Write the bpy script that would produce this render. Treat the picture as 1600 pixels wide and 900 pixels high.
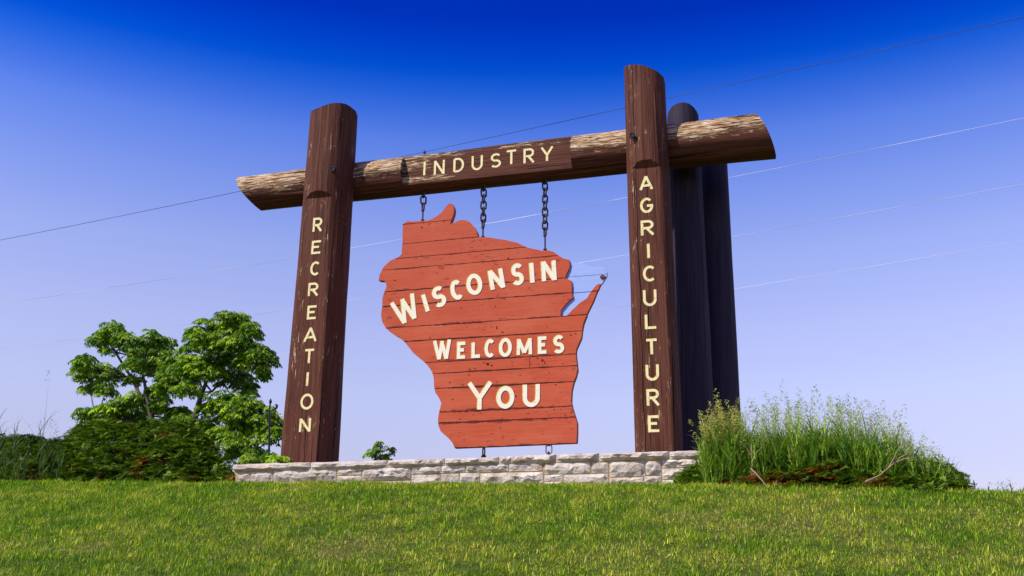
import bpy, bmesh, math, random
import numpy as np
from mathutils import Vector, Matrix, noise

random.seed(7)
rng = np.random.default_rng(7)
S = bpy.context.scene
for o in list(bpy.data.objects):
    bpy.data.objects.remove(o)
COL = S.collection
R = math.radians

# ------------------------------------------------------------------ camera
FPX, PITCH, ROLL, YAW = 1529.0, 0.31073, 0.009193, 0.27513
EYE = Vector((0, 0, 1.6))
cp, sp = math.cos(PITCH), math.sin(PITCH)
cr, sr = math.cos(ROLL), math.sin(ROLL)
FW = Vector((0, cp, sp)); UP0 = Vector((0, -sp, cp)); RT0 = Vector((1, 0, 0))
CX = cr * RT0 + sr * UP0
CY = -sr * RT0 + cr * UP0
cam = bpy.data.cameras.new('camera')
cam.sensor_width = 36
cam.lens = FPX / 1600 * 36
cam.clip_start = 0.05
cam.clip_end = 6000
camo = bpy.data.objects.new('camera', cam)
COL.objects.link(camo)
camo.matrix_world = Matrix(((CX.x, CY.x, -FW.x, EYE.x), (CX.y, CY.y, -FW.y, EYE.y), (CX.z, CY.z, -FW.z, EYE.z), (0, 0, 0, 1)))
S.camera = camo
S.render.resolution_x = 1024
S.render.resolution_y = 576

# ------------------------------------------------------------------ sky, sun, exposure
SUN_EL = R(47)
SUN_AZ = R(15.8 + 42)                       # from straight behind the camera round to its left
to_sun = Vector((-math.sin(SUN_AZ) * math.cos(SUN_EL), -math.cos(SUN_AZ) * math.cos(SUN_EL), math.sin(SUN_EL)))
W = bpy.data.worlds.new('World')
S.world = W
W.use_nodes = True
wn = W.node_tree
wn.nodes.clear()
sky = wn.nodes.new('ShaderNodeTexSky')
sky.sky_type = 'NISHITA'
sky.sun_disc = False
sky.sun_elevation = SUN_EL
sky.sun_rotation = math.atan2(to_sun.x, to_sun.y)
sky.altitude = 300
sky.air_density = 1.0
sky.dust_density = 0.6
sky.ozone_density = 2.0
tc = wn.nodes.new('ShaderNodeTexCoord')
sep = wn.nodes.new('ShaderNodeSeparateXYZ')
wn.links.new(tc.outputs['Generated'], sep.inputs[0])
ramp = wn.nodes.new('ShaderNodeValToRGB')
wn.links.new(sep.outputs['Z'], ramp.inputs[0])
SKY_TINT = [(0.0, (0.5337, 0.3848, 0.4222)), (0.0945, (0.5337, 0.3848, 0.4222)), (0.1321, (0.6071, 0.4361, 0.4781)), (0.1953, (0.7608, 0.5486, 0.5877)), (0.2585, (0.8155, 0.5854, 0.6528)), (0.333, (0.7535, 0.5872, 0.7278)), (0.3931, (0.5391, 0.4977, 0.7698)), (0.4394, (0.3216, 0.402, 0.7962)), (0.4618, (0.1727, 0.3077, 0.7755)), (0.4837, (0.053, 0.2305, 0.7429)), (0.5025, (0.0021, 0.1631, 0.7053)), (0.5208, (0.0, 0.114, 0.6642)), (0.5461, (0.0, 0.0695, 0.578)), (0.684, (0.0, 0.057, 0.5086)), (1.0, (0.0, 0.0486, 0.4508))]
el = ramp.color_ramp.elements
for i, (p, c) in enumerate(SKY_TINT):
    e = el[i] if i < 2 else el.new(p)
    e.position = p
    e.color = (*c, 1)
mulc = wn.nodes.new('ShaderNodeVectorMath')
mulc.operation = 'MULTIPLY'
wn.links.new(sky.outputs[0], mulc.inputs[0])
wn.links.new(ramp.outputs[0], mulc.inputs[1])
bg = wn.nodes.new('ShaderNodeBackground')
bg.inputs[1].default_value = 0.1
sc3 = wn.nodes.new('ShaderNodeVectorMath')
sc3.operation = 'SCALE'
sc3.inputs['Scale'].default_value = 3.0
wn.links.new(mulc.outputs[0], sc3.inputs[0])
wn.links.new(sc3.outputs[0], bg.inputs[0])
wo = wn.nodes.new('ShaderNodeOutputWorld')
wn.links.new(bg.outputs[0], wo.inputs[0])

sl = bpy.data.lights.new('sun', 'SUN')
sl.energy = 4.9
sl.angle = R(0.53)
sl.color = (1.0, 0.93, 0.82)
so = bpy.data.objects.new('sun', sl)
COL.objects.link(so)
so.location = (-20, -10, 30)
so.rotation_euler = to_sun.to_track_quat('Z', 'Y').to_euler()
S.view_settings.view_transform = 'Standard'
S.view_settings.look = 'None'
S.view_settings.exposure = 0
S.view_settings.gamma = 1

# ------------------------------------------------------------------ the sign's own frame: u to the right along the beam, w out of its front, z up
U = Vector((math.cos(YAW), -math.sin(YAW), 0))
N = Vector((-math.sin(YAW), -math.cos(YAW), 0))
Z = Vector((0, 0, 1))


def ray(px, py):
    return (CX * ((px - 800) / FPX) - CY * ((py - 450) / FPX) + FW)


O = EYE + ray(1028, 720) * 11.5
O.z = 0


def F(u, z, w=0.0):
    return O + U * u + N * w + Z * z


def uz(px, py, w=0.0):
    d = ray(px, py)
    t = (w - (EYE - O).dot(N)) / d.dot(N)
    p = EYE + d * t - O
    return p.dot(U), p.z


def P(px, py, w=0.0):
    u, z = uz(px, py, w)
    return F(u, z, w)


# ------------------------------------------------------------------ helpers
def tag(o, label=None, cat=None, group=None, kind=None):
    if label: o['label'] = label
    if cat: o['category'] = cat
    if group: o['group'] = group
    if kind: o['kind'] = kind
    return o


def link(name, me, parent=None, mats=()):
    for m in mats: me.materials.append(m)
    o = bpy.data.objects.new(name, me)
    COL.objects.link(o)
    if parent is not None:
        o.parent = parent
        if parent.type == 'EMPTY' or True:
            o.matrix_parent_inverse = parent_world(parent).inverted()
    return o


def parent_world(p):
    m = Matrix.LocRotScale(p.location, p.rotation_euler, p.scale)
    if p.parent: m = parent_world(p.parent) @ p.matrix_parent_inverse @ m
    return m


def empty(name, loc):
    o = bpy.data.objects.new(name, None)
    o.location = loc
    o.empty_display_size = 0.3
    COL.objects.link(o)
    return o


def np_mesh(name, verts, faces, col=None, k=None):
    """verts (n,3); faces: (m,k) array or list of arrays"""
    me = bpy.data.meshes.new(name)
    verts = np.asarray(verts, dtype=np.float32)
    if not isinstance(faces, list): faces = [faces]
    loops = np.concatenate([f.ravel() for f in faces]).astype(np.int32)
    tot = np.concatenate([np.full(len(f), f.shape[1]) for f in faces]).astype(np.int32)
    st = np.concatenate([[0], np.cumsum(tot)[:-1]]).astype(np.int32)
    me.vertices.add(len(verts)); me.vertices.foreach_set('co', verts.ravel())
    me.loops.add(len(loops)); me.loops.foreach_set('vertex_index', loops)
    me.polygons.add(len(tot)); me.polygons.foreach_set('loop_start', st); me.polygons.foreach_set('loop_total', tot)
    if col is not None:
        a = me.color_attributes.new('tint', 'FLOAT_COLOR', 'POINT')
        c = np.ones((len(verts), 4), dtype=np.float32); c[:, :3] = col
        a.data.foreach_set('color', c.ravel())
    me.update(calc_edges=True)
    me.validate()
    return me


def sharp(me, deg=35):
    for p in me.polygons: p.use_smooth = True
    me.set_sharp_from_angle(angle=R(deg))


def tube(pts, rads, seg=8, name='tube', cap=True):
    """swept tube through points"""
    V, Fc = [], []
    n = len(pts)
    pts = [Vector(p) for p in pts]
    if not hasattr(rads, '__len__'): rads = [rads] * n
    up = None
    for i, p in enumerate(pts):
        t = (pts[min(i + 1, n - 1)] - pts[max(i - 1, 0)]).normalized()
        if up is None:
            up = t.orthogonal().normalized()
        up = (up - t * up.dot(t)).normalized()
        b = t.cross(up)
        for j in range(seg):
            a = 2 * math.pi * j / seg
            V.append(p + (up * math.cos(a) + b * math.sin(a)) * rads[i])
    for i in range(n - 1):
        for j in range(seg):
            Fc.append((i * seg + j, i * seg + (j + 1) % seg, (i + 1) * seg + (j + 1) % seg, (i + 1) * seg + j))
    if cap:
        Fc.append(tuple(range(seg))[::-1]); Fc.append(tuple((n - 1) * seg + j for j in range(seg)))
    return V, Fc


def join(parts):
    V, Fc = [], []
    for v, f in parts:
        k = len(V)
        V += list(v)
        Fc += [tuple(i + k for i in q) for q in f]
    return V, Fc


def pyd(name, V, Fc, smooth=None):
    me = bpy.data.meshes.new(name)
    me.from_pydata([tuple(v) for v in V], [], Fc)
    me.update()
    if smooth: sharp(me, smooth)
    return me


# ------------------------------------------------------------------ materials
class NT:
    def __init__(s, name, rough=0.7, spec=0.3):
        s.m = bpy.data.materials.new(name)
        s.m.use_nodes = True
        s.t = s.m.node_tree
        s.b = s.t.nodes['Principled BSDF']
        s.b.inputs['Roughness'].default_value = rough
        s.b.inputs['Specular IOR Level'].default_value = spec

    def n(s, typ, **kw):
        nd = s.t.nodes.new(typ)
        for k, v in kw.items():
            setattr(nd, k, v)
        return nd

    def l(s, a, b): s.t.links.new(a, b)

    def pos(s, scale=(1, 1, 1), coord='Object'):
        c = s.n('ShaderNodeTexCoord')
        mp = s.n('ShaderNodeMapping')
        mp.inputs['Scale'].default_value = scale
        s.l(c.outputs[coord], mp.inputs[0])
        return mp.outputs[0]

    def noise(s, vec, scale=5, detail=6, rough=0.6, dist=0.0):
        nd = s.n('ShaderNodeTexNoise')
        nd.inputs['Scale'].default_value = scale
        nd.inputs['Detail'].default_value = detail
        nd.inputs['Roughness'].default_value = rough
        nd.inputs['Distortion'].default_value = dist
        if vec is not None: s.l(vec, nd.inputs['Vector'])
        return nd.outputs[0]

    def ramp(s, fac, stops, interp='LINEAR'):
        nd = s.n('ShaderNodeValToRGB')
        nd.color_ramp.interpolation = interp
        e = nd.color_ramp.elements
        for i, (p, c) in enumerate(stops):
            x = e[i] if i < 2 else e.new(p)
            x.position = p
            if not hasattr(c, '__len__'): c = (c, c, c)
            x.color = (*c, 1)
        s.l(fac, nd.inputs[0])
        return nd.outputs[0]

    def mix(s, fac, a, b, mode='MIX'):
        nd = s.n('ShaderNodeMix', data_type='RGBA', blend_type=mode)
        for inp, v in ((nd.inputs[0], fac), (nd.inputs[6], a), (nd.inputs[7], b)):
            if hasattr(v, 'links') or hasattr(v, 'is_linked'): s.l(v, inp)
            elif hasattr(v, '__len__'): inp.default_value = (*v, 1)
            else: inp.default_value = v
        return nd.outputs[2]

    def math(s, op, a, b=0.5, c=None):
        nd = s.n('ShaderNodeMath', operation=op)
        for inp, v in zip(nd.inputs, (a, b, c)):
            if v is None: continue
            if hasattr(v, 'is_linked'): s.l(v, inp)
            else: inp.default_value = v
        return nd.outputs[0]

    def bump(s, h, strength=0.4, dist=0.01):
        nd = s.n('ShaderNodeBump')
        nd.inputs['Strength'].default_value = strength
        nd.inputs['Distance'].default_value = dist
        s.l(h, nd.inputs['Height'])
        s.l(nd.outputs[0], s.b.inputs['Normal'])

    def base(s, c):
        if hasattr(c, 'is_linked'): s.l(c, s.b.inputs['Base Color'])
        else: s.b.inputs['Base Color'].default_value = (*c, 1)


def mat_timber(name, peel, split=None):
    """dark stained log; UV: x = metres round the log, y = metres along it; colour attribute 'wear' says where stain has weathered off"""
    t = NT(name, 0.7, 0.14)
    vec = t.pos((1, 1, 1), 'UV')
    grain = t.noise(t.pos((26, 1.1, 1), 'UV'), 1.0, 8, 0.65, 0.6)
    big = t.noise(t.pos((2.2, 0.55, 1), 'UV'), 1.0, 5, 0.6)
    stain = t.ramp(grain, [(0.25, (0.034, 0.010, 0.005)), (0.5, (0.098, 0.032, 0.017)), (0.78, (0.185, 0.066, 0.038))])
    stain = t.mix(t.ramp(big, [(0.35, 0.0), (0.75, 0.55)]), stain, (0.155, 0.057, 0.034))
    att = t.n('ShaderNodeAttribute', attribute_name='wear')
    flake = t.noise(t.pos((40, 5.0, 1), 'UV'), 1.0, 8, 0.80, 1.0)
    patch = t.noise(t.pos((6.0, 2.0, 1), 'UV'), 1.0, 5, 0.65)
    comb = t.math('ADD', t.math('MULTIPLY', flake, 0.85), t.math('MULTIPLY', patch, 0.46))
    thr = t.math('ADD', comb, t.math('MULTIPLY', att.outputs['Fac'], peel))
    mask = t.ramp(thr, [(0.770, 0.0), (0.795, 1.0)])
    fine = t.noise(t.pos((48, 4.5, 1), 'UV'), 1.0, 6, 0.75, 0.6)
    bare = t.ramp(fine, [(0.42, (0.075, 0.03, 0.012)), (0.50, (0.42, 0.24, 0.09)), (0.60, (0.80, 0.68, 0.50))])
    c = t.mix(mask, stain, bare)
    crack = t.ramp(t.noise(t.pos((30, 0.55, 1), 'UV'), 1.0, 3, 0.5, 1.2), [(0.345, 1.0), (0.375, 0.0)])
    c = t.mix(crack, c, (0.012, 0.007, 0.006))
    if split is not None:                    # the long drying split down the log
        xy = t.n('ShaderNodeSeparateXYZ'); t.l(t.pos((1, 1, 1), 'UV'), xy.inputs[0])
        wob = t.noise(t.pos((0, 1.6, 0), 'UV'), 1.0, 4, 0.6)
        dx = t.math('ABSOLUTE', t.math('SUBTRACT', t.math('ADD', xy.outputs['X'], t.math('MULTIPLY', wob, 0.10)), split + 0.05))
        sm = t.ramp(dx, [(0.0045, 1.0), (0.0085, 0.0)])
        c = t.mix(sm, c, (0.006, 0.003, 0.003))
        crack = t.math('MAXIMUM', crack, sm)
    t.base(c)
    h = t.math('SUBTRACT', grain, t.math('MULTIPLY', crack, 0.6))
    h = t.math('SUBTRACT', h, t.math('MULTIPLY', mask, 0.25))
    t.bump(h, 0.8, 0.016)
    return t.m


M_post = mat_timber('stained_post_timber', 0.26)
M_postr = mat_timber('split_post_timber', 0.26, 3.1 - 0.50 * 0.32 + 2 * math.pi * 0.32)
M_beam = mat_timber('weathered_beam_timber', 0.36)

t = NT('shade_tinted_rear_timber', 0.7, 0.2)
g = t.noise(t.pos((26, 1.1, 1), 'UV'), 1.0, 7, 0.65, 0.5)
t.base(t.ramp(g, [(0.3, (0.014, 0.010, 0.020)), (0.75, (0.056, 0.038, 0.062))]))  # blue-purple skylit shade of the rear posts put into the base colour
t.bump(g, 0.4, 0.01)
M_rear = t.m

t = NT('red_board_paint', 0.62, 0.25)
oi = t.n('ShaderNodeObjectInfo')
v = t.pos((1, 1, 1), 'Object')
gr = t.noise(t.pos((2.2, 2.2, 45)), 1.0, 7, 0.65, 0.3)
bl = t.noise(t.pos((2.0, 2.0, 4.0)), 1.0, 4, 0.6)
c = t.ramp(gr, [(0.25, (0.44, 0.060, 0.018)), (0.55, (0.52, 0.082, 0.026)), (0.8, (0.59, 0.122, 0.044))])
c = t.mix(t.ramp(bl, [(0.4, 0.0), (0.75, 0.5)]), c, (0.62, 0.155, 0.070))
c = t.mix(t.math('MULTIPLY', oi.outputs['Random'], 0.30), c, (0.40, 0.052, 0.022))
sp_ = t.noise(t.pos((14, 14, 30)), 1.0, 5, 0.62, 0.5)
pt = t.noise(t.pos((2.6, 2.6, 3.4)), 1.0, 3, 0.5)
nick = t.ramp(t.math('ADD', t.math('MULTIPLY', sp_, 0.75), t.math('MULTIPLY', pt, 0.35)), [(0.655, 0.0), (0.70, 1.0)])
c = t.mix(t.math('MULTIPLY', nick, 0.8), c, (0.20, 0.022, 0.013))
# paint lifting along some joints: UV y runs 0..1 across the board, UV x is metres
uvs = t.n('ShaderNodeSeparateXYZ')
t.l(t.pos((1, 1, 1), 'UV'), uvs.inputs[0])
edge = t.math('ABSOLUTE', t.math('SUBTRACT', uvs.outputs['Y'], 0.5))
j = t.noise(t.pos((6, 6, 22)), 1.0, 5, 0.7)
lm = t.noise(t.pos((0.9, 0.9, 0.6)), 1.0, 2, 0.5)
lift = t.math('ADD', t.math('ADD', edge, t.math('MULTIPLY', j, 0.30)), t.math('MULTIPLY', lm, 0.30))
lift = t.ramp(lift, [(0.752, 0.0), (0.785, 1.0)])
c = t.mix(t.math('MULTIPLY', lift, 0.85), c, (0.13, 0.022, 0.013))
t.base(c)
t.bump(t.math('SUBTRACT', gr, t.math('ADD', nick, lift)), 0.30, 0.006)
M_red = t.m

t = NT('board_backing', 0.8, 0.2); t.base(t.ramp(t.noise(t.pos((4, 4, 30)), 1.0, 4), [(0.3, (0.06, 0.012, 0.008)), (0.7, (0.13, 0.02, 0.012))])); M_back = t.m
t = NT('sky_blue_board_paint', 0.6, 0.25)
g = t.noise(t.pos((3, 3, 40)), 1.0, 5)
t.base(t.ramp(g, [(0.3, (0.30, 0.42, 0.78)), (0.7, (0.35, 0.47, 0.82))])); t.bump(g, 0.1, 0.004); M_blue = t.m
t = NT('cream_letter_paint', 0.55, 0.3)
g = t.noise(t.pos((14, 14, 40)), 1.0, 6, 0.7)
t.base(t.mix(t.ramp(g, [(0.60, 0.0), (0.66, 1.0)]), (0.86, 0.82, 0.62), (0.66, 0.50, 0.18))); t.bump(g, 0.2, 0.004); M_cream = t.m
t = NT('worn_cream_letter_paint', 0.55, 0.3)
g = t.noise(t.pos((30, 30, 40)), 1.0, 6, 0.75)
t.base(t.mix(t.ramp(g, [(0.57, 0.0), (0.61, 1.0)]), (0.84, 0.76, 0.40), (0.42, 0.28, 0.05))); t.bump(g, 0.2, 0.004); M_cream2 = t.m
t = NT('yellow_letter_edge', 0.55, 0.3)
g = t.noise(t.pos((25, 25, 25)), 1.0, 4, 0.7)
t.base(t.ramp(g, [(0.35, (0.40, 0.27, 0.03)), (0.6, (0.75, 0.58, 0.08))])); M_yel = t.m
t = NT('rusty_chain_steel', 0.5, 0.4); t.b.inputs['Metallic'].default_value = 0.5
t.base(t.ramp(t.noise(t.pos((40, 40, 40)), 1.0, 4), [(0.35, (0.022, 0.018, 0.022)), (0.7, (0.10, 0.06, 0.05))])); M_chain = t.m
t = NT('galvanised_steel', 0.4, 0.5); t.b.inputs['Metallic'].default_value = 0.7; t.base((0.35, 0.34, 0.36)); M_galv = t.m
t = NT('black_iron', 0.45, 0.4); t.base((0.015, 0.015, 0.022)); M_iron = t.m
t = NT('bright_power_cable', 0.35, 0.5); t.base((0.62, 0.66, 0.80)); M_wire = t.m
t = NT('haze_tinted_dark_cable', 0.6, 0.3); t.base((0.045, 0.06, 0.16)); M_wired = t.m  # blue of the distant haze mixed into the dark cable's base colour


def mat_stone(name, tone):
    t = NT(name, 0.85, 0.2)
    oi = t.n('ShaderNodeObjectInfo')
    va = t.n('ShaderNodeVectorMath', operation='ADD')
    t.l(t.pos((1, 1, 1)), va.inputs[0]); t.l(oi.outputs['Random'], va.inputs[1])
    v = va.outputs[0]
    a = t.noise(v, 9, 8, 0.68, 0.4)
    b = t.noise(v, 34, 6, 0.7)
    c = t.ramp(a, [(0.30, tuple(x * .40 for x in tone)), (0.45, tuple(x * .85 for x in tone)), (0.62, tone)])
    c = t.mix(t.ramp(t.noise(v, 3.2, 4, 0.6), [(0.46, 0.0), (0.66, 0.7)]), c, (0.44, 0.33, 0.21))
    c = t.mix(t.ramp(b, [(0.30, 0.75), (0.42, 0.0)]), c, (0.13, 0.10, 0.09))
    c = t.mix(t.math('MULTIPLY', oi.outputs['Random'], 0.30), c, (0.34, 0.30, 0.28))
    t.base(c)
    t.bump(t.math('ADD', t.math('MULTIPLY', a, 1.5), b), 0.9, 0.02)
    return t.m


M_stone = mat_stone('rock_faced_limestone', (0.84, 0.74, 0.61))
t = NT('sandy_mortar', 0.95, 0.1)
g = t.noise(t.pos((20, 20, 20)), 1.0, 6, 0.7)
t.base(t.ramp(g, [(0.3, (0.26, 0.18, 0.07)), (0.7, (0.62, 0.48, 0.24))])); t.bump(g, 0.5, 0.01); M_mortar = t.m
t = NT('planter_soil', 0.95, 0.1)
g = t.noise(t.pos((9, 9, 9)), 1.0, 6, 0.7)
t.base(t.ramp(g, [(0.3, (0.03, 0.02, 0.012)), (0.7, (0.09, 0.06, 0.035))])); t.bump(g, 0.7, 0.03); M_soil = t.m


def mat_leaf(name, trans=0.35, rough=0.45, spec=0.35, shift=(0.9, 1.25, 0.25)):
    t = NT(name, rough, spec)
    att = t.n('ShaderNodeAttribute', attribute_name='tint')
    t.l(att.outputs['Color'], t.b.inputs['Base Color'])
    tr = t.n('ShaderNodeBsdfTranslucent')
    mc = t.mix(1.0, att.outputs['Color'], shift, 'MULTIPLY')
    t.l(mc, tr.inputs[0])
    ms = t.n('ShaderNodeMixShader')
    ms.inputs[0].default_value = trans
    t.l(t.b.outputs[0], ms.inputs[1]); t.l(tr.outputs[0], ms.inputs[2])
    t.l(ms.outputs[0], t.t.nodes['Material Output'].inputs[0])
    return t.m


M_leaf = mat_leaf('broad_leaf', 0.28, 0.42, 0.3, (1.5, 1.6, 0.5))
M_grass = mat_leaf('grass_blade', 0.35, 0.55, 0.15, (1.5, 1.5, 0.5))
M_juni = mat_leaf('juniper_spray', 0.15, 0.6, 0.2, (1.2, 1.3, 0.5))
M_seed = mat_leaf('grass_seed_head', 0.3, 0.7, 0.2, (1.2, 1.2, 0.7))
t = NT('grey_bark', 0.9, 0.15)
g = t.noise(t.pos((30, 30, 8)), 1.0, 6, 0.7)
t.base(t.ramp(g, [(0.3, (0.05, 0.04, 0.035)), (0.7, (0.17, 0.14, 0.12))])); t.bump(g, 0.6, 0.01); M_bark = t.m
t = NT('dead_stick', 0.85, 0.2); t.base((0.30, 0.21, 0.13)); M_stick = t.m

# ------------------------------------------------------------------ ground
WW = 0.75                                   # front plane of the stone wall
base_pts = [uz(px, py, WW) for px, py in ((-300, 763), (0, 764), (390, 767), (1060, 770), (1300, 776), (1550, 783), (1800, 790))]
BX = np.array([F(u, z, WW).x for u, z in base_pts]); BZ = np.array([z for u, z in base_pts]); BY = np.array([F(u, z, WW).y for u, z in base_pts])


def ground_z(x, y):
    x = np.asarray(x, float); y = np.asarray(y, float)
    top = np.interp(x, BX, BZ)
    yb = np.interp(x, BX, BY)               # wall line
    yc = yb - 1.0
    slope = (top + 0.0) / np.maximum(yc, 1)
    line = np.maximum(slope * np.maximum(y, -2) * 1.0, -0.6) + 0.0
    k = 0.05
    m = np.minimum(line, top)
    z = m - k * np.log(np.exp(-(line - m) / k) + np.exp(-(top - m) / k))
    fall = np.clip((y - yb - 3.0) / 60, 0, None)
    z = z - 2.8 * (1 - np.exp(-fall ** 1.3)) * 1.6
    side = np.clip((np.abs(x) - 14) / 60, 0, 1)
    z = z - side * 1.0
    z = z + 0.015 * np.sin(x * 1.3 + 0.7) * np.cos(y * 0.9) * (y < yb - 1)
    return z


def ground_mesh():
    xs = np.concatenate([np.linspace(-3000, -60, 14), np.linspace(-50, -12, 14), np.linspace(-11.5, 11.5, 70), np.linspace(12, 50, 14), np.linspace(60, 3000, 14)])
    ys = np.concatenate([np.linspace(-3000, -60, 10), np.linspace(-50, -2, 8), np.linspace(-1.5, 16, 80), np.linspace(17, 60, 18), np.linspace(70, 3000, 16)])
    X, Y = np.meshgrid(xs, ys)
    Zg = ground_z(X, Y)
    V = np.stack([X.ravel(), Y.ravel(), Zg.ravel()], 1)
    nx = len(xs); ny = len(ys)
    i = np.arange((nx - 1) * (ny - 1)); r, c = i // (nx - 1), i % (nx - 1)
    a = r * nx + c
    return np_mesh('ground', V, np.stack([a, a + 1, a + nx + 1, a + nx], 1))


t = NT('lawn_soil', 0.95, 0.1)
g = t.noise(t.pos((1, 1, 1)), 11, 7, 0.7)
g2 = t.noise(t.pos((1, 1, 1)), 0.8, 4, 0.6)
c = t.ramp(g, [(0.3, (0.030, 0.045, 0.006)), (0.7, (0.14, 0.16, 0.03))])
c = t.mix(t.ramp(g2, [(0.5, 0.0), (0.8, 0.5)]), c, (0.17, 0.15, 0.05))
t.base(c); t.bump(g, 0.8, 0.04)
gm = ground_mesh()
for p in gm.polygons: p.use_smooth = True
tag(link('ground', gm, None, [t.m]), kind='structure')


# ------------------------------------------------------------------ lawn grass
def in_wall(x, y, back=6.0):
    p = np.stack([x - O.x, y - O.y], 1)
    u = p @ np.array([U.x, U.y]); w = p @ np.array([N.x, N.y])
    return (u > U_L) & (u < U_R) & (w < WW - 0.03) & (w > -3.2)


U_L = uz(366, 740, WW)[0]; U_R = uz(1175, 740, WW)[0]


def blades(x, y, z, length, width, lean, col, bend=0.5, az=None):
    """each blade: 2 segments (quad + tri), 5 verts"""
    n = len(x)
    if az is None: az = rng.uniform(0, 2 * np.pi, n)
    ca, sa = np.cos(az), np.sin(az)
    fa = az + np.pi / 2 + rng.uniform(-0.6, 0.6, n)
    wx, wy = np.cos(fa) * width / 2, np.sin(fa) * width / 2
    b = np.stack([x, y, z], 1)
    d1 = np.stack([ca * np.sin(lean), sa * np.sin(lean), np.cos(lean)], 1)
    l2 = lean * (1 + bend) + bend * 0.5
    d2 = np.stack([ca * np.sin(l2), sa * np.sin(l2), np.cos(l2)], 1)
    wv = np.stack([wx, wy, np.zeros(n)], 1)
    m = b + d1 * (length * 0.55)[:, None]
    tip = m + d2 * (length * 0.45)[:, None]
    V = np.stack([b - wv, b + wv, m + wv * 0.8, m - wv * 0.8, tip], 1).reshape(-1, 3)
    k = np.arange(n)[:, None] * 5
    Q = k + np.array([[0, 1, 2, 3]]); T = k + np.array([[3, 2, 4]])
    C = np.repeat(col, 5, 0)
    return V, Q, T, C


def cnoise(x, y, s):
    return np.array([noise.noise(Vector((a * s, b * s, 3.3))) for a, b in zip(x, y)])


def lawn():
    n = 680000
    y = 5.4 + (14.2 - 5.4) * rng.random(n) ** 1.05
    x = rng.uniform(-1, 1, n) * (0.60 * y + 1.2)
    keep = (rng.random(n) < np.clip((0.60 * y + 1.2) / 8.5, 0, 1)) & ~in_wall(x, y)
    x, y = x[keep], y[keep]
    n = len(x)
    z = ground_z(x, y) - 0.004
    # patch fields on a coarse grid
    gx = np.arange(-11, 11, 0.08); gy = np.arange(5, 15, 0.08)
    f1 = np.array([[noise.fractal(Vector((a * 1.1, b * 1.1, 0)), 0.8, 2, 4) for a in gx] for b in gy])
    f2 = np.array([[noise.fractal(Vector((a * 4.5, b * 4.5, 9)), 0.8, 2, 3) for a in gx] for b in gy])
    ix = np.clip(((x + 11) / 0.08).astype(int), 0, len(gx) - 1); iy = np.clip(((y - 5) / 0.08).astype(int), 0, len(gy) - 1)
    a = f1[iy, ix]; b = f2[iy, ix]
    dry = np.clip(0.40 + 0.9 * a + 0.75 * b + 0.04 * (x + 1), 0, 1)
    # thin straw patches seen in the lawn
    pat = np.zeros(len(x))
    for px, py, rx, s in ((545, 858, 0.35, 1.0), (135, 858, 0.2, 0.8), (1210, 822, 0.35, 0.5), (380, 862, 0.12, 0.7), (1090, 815, .3, .5)):
        d = ray(px, py); best = min(np.arange(5.5, 12, 0.02), key=lambda tt: abs((EYE + d * tt / d.y).z - float(ground_z((EYE + d * tt / d.y).x, tt))))
        p = EYE + d * best / d.y
        pat = np.maximum(pat, s * (0.75 + b) * np.exp(-(((x - p.x) / rx) ** 2 + ((y - p.y) / (rx * 1.2)) ** 2)))
        dry = np.maximum(dry, s * 1.2 * np.exp(-(((x - p.x) / rx) ** 2 + ((y - p.y) / (rx * 1.2)) ** 2)) + b * 0.2)
    r = rng.random(n)
    g_d = np.array([0.055, 0.165, 0.004]); g_m = np.array([0.19, 0.38, 0.010]); g_y = np.array([0.50, 0.52, 0.050]); st = np.array([0.66, 0.52, 0.24])
    k = np.clip(r * 1.0 + dry * 0.65 - 0.25, 0, 1)[:, None]
    col = np.where(k < 0.5, g_d + (g_m - g_d) * k * 2, g_m + (g_y - g_m) * (k - 0.5) * 2)
    s = (rng.random(n) < (0.03 + 0.25 * np.clip(dry - 0.35, 0, 1) + 0.5 * pat))
    col *= 0.98 * np.exp(rng.normal(0, 0.33, (n, 1)))
    col[s] = st * rng.uniform(0.5, 1.0, (s.sum(), 1))
    L = rng.uniform(0.020, 0.062, n) * (1 - 0.35 * np.clip(dry - .3, 0, 1)) * np.clip(1 + 0.9 * b, .5, 1.6) * (1 - 0.45 * np.clip(pat, 0, 1))
    wd = rng.uniform(0.0030, 0.0065, n) * (1 + 0.03 * (y - 6))
    ln = np.abs(rng.normal(0.45, 0.4, n)) * (1 + s * 0.9)
    V, Q, T, C = blades(x, y, z, L, wd, np.clip(ln, 0, 1.3), col)
    me = np_mesh('lawn_grass', V, [Q, T], C)
    o = link('lawn_grass', me, None, [M_grass])
    tag(o, 'mown green lawn with yellowish straw patches covering the slope in front', 'grass', kind='stuff')


lawn()


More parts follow.
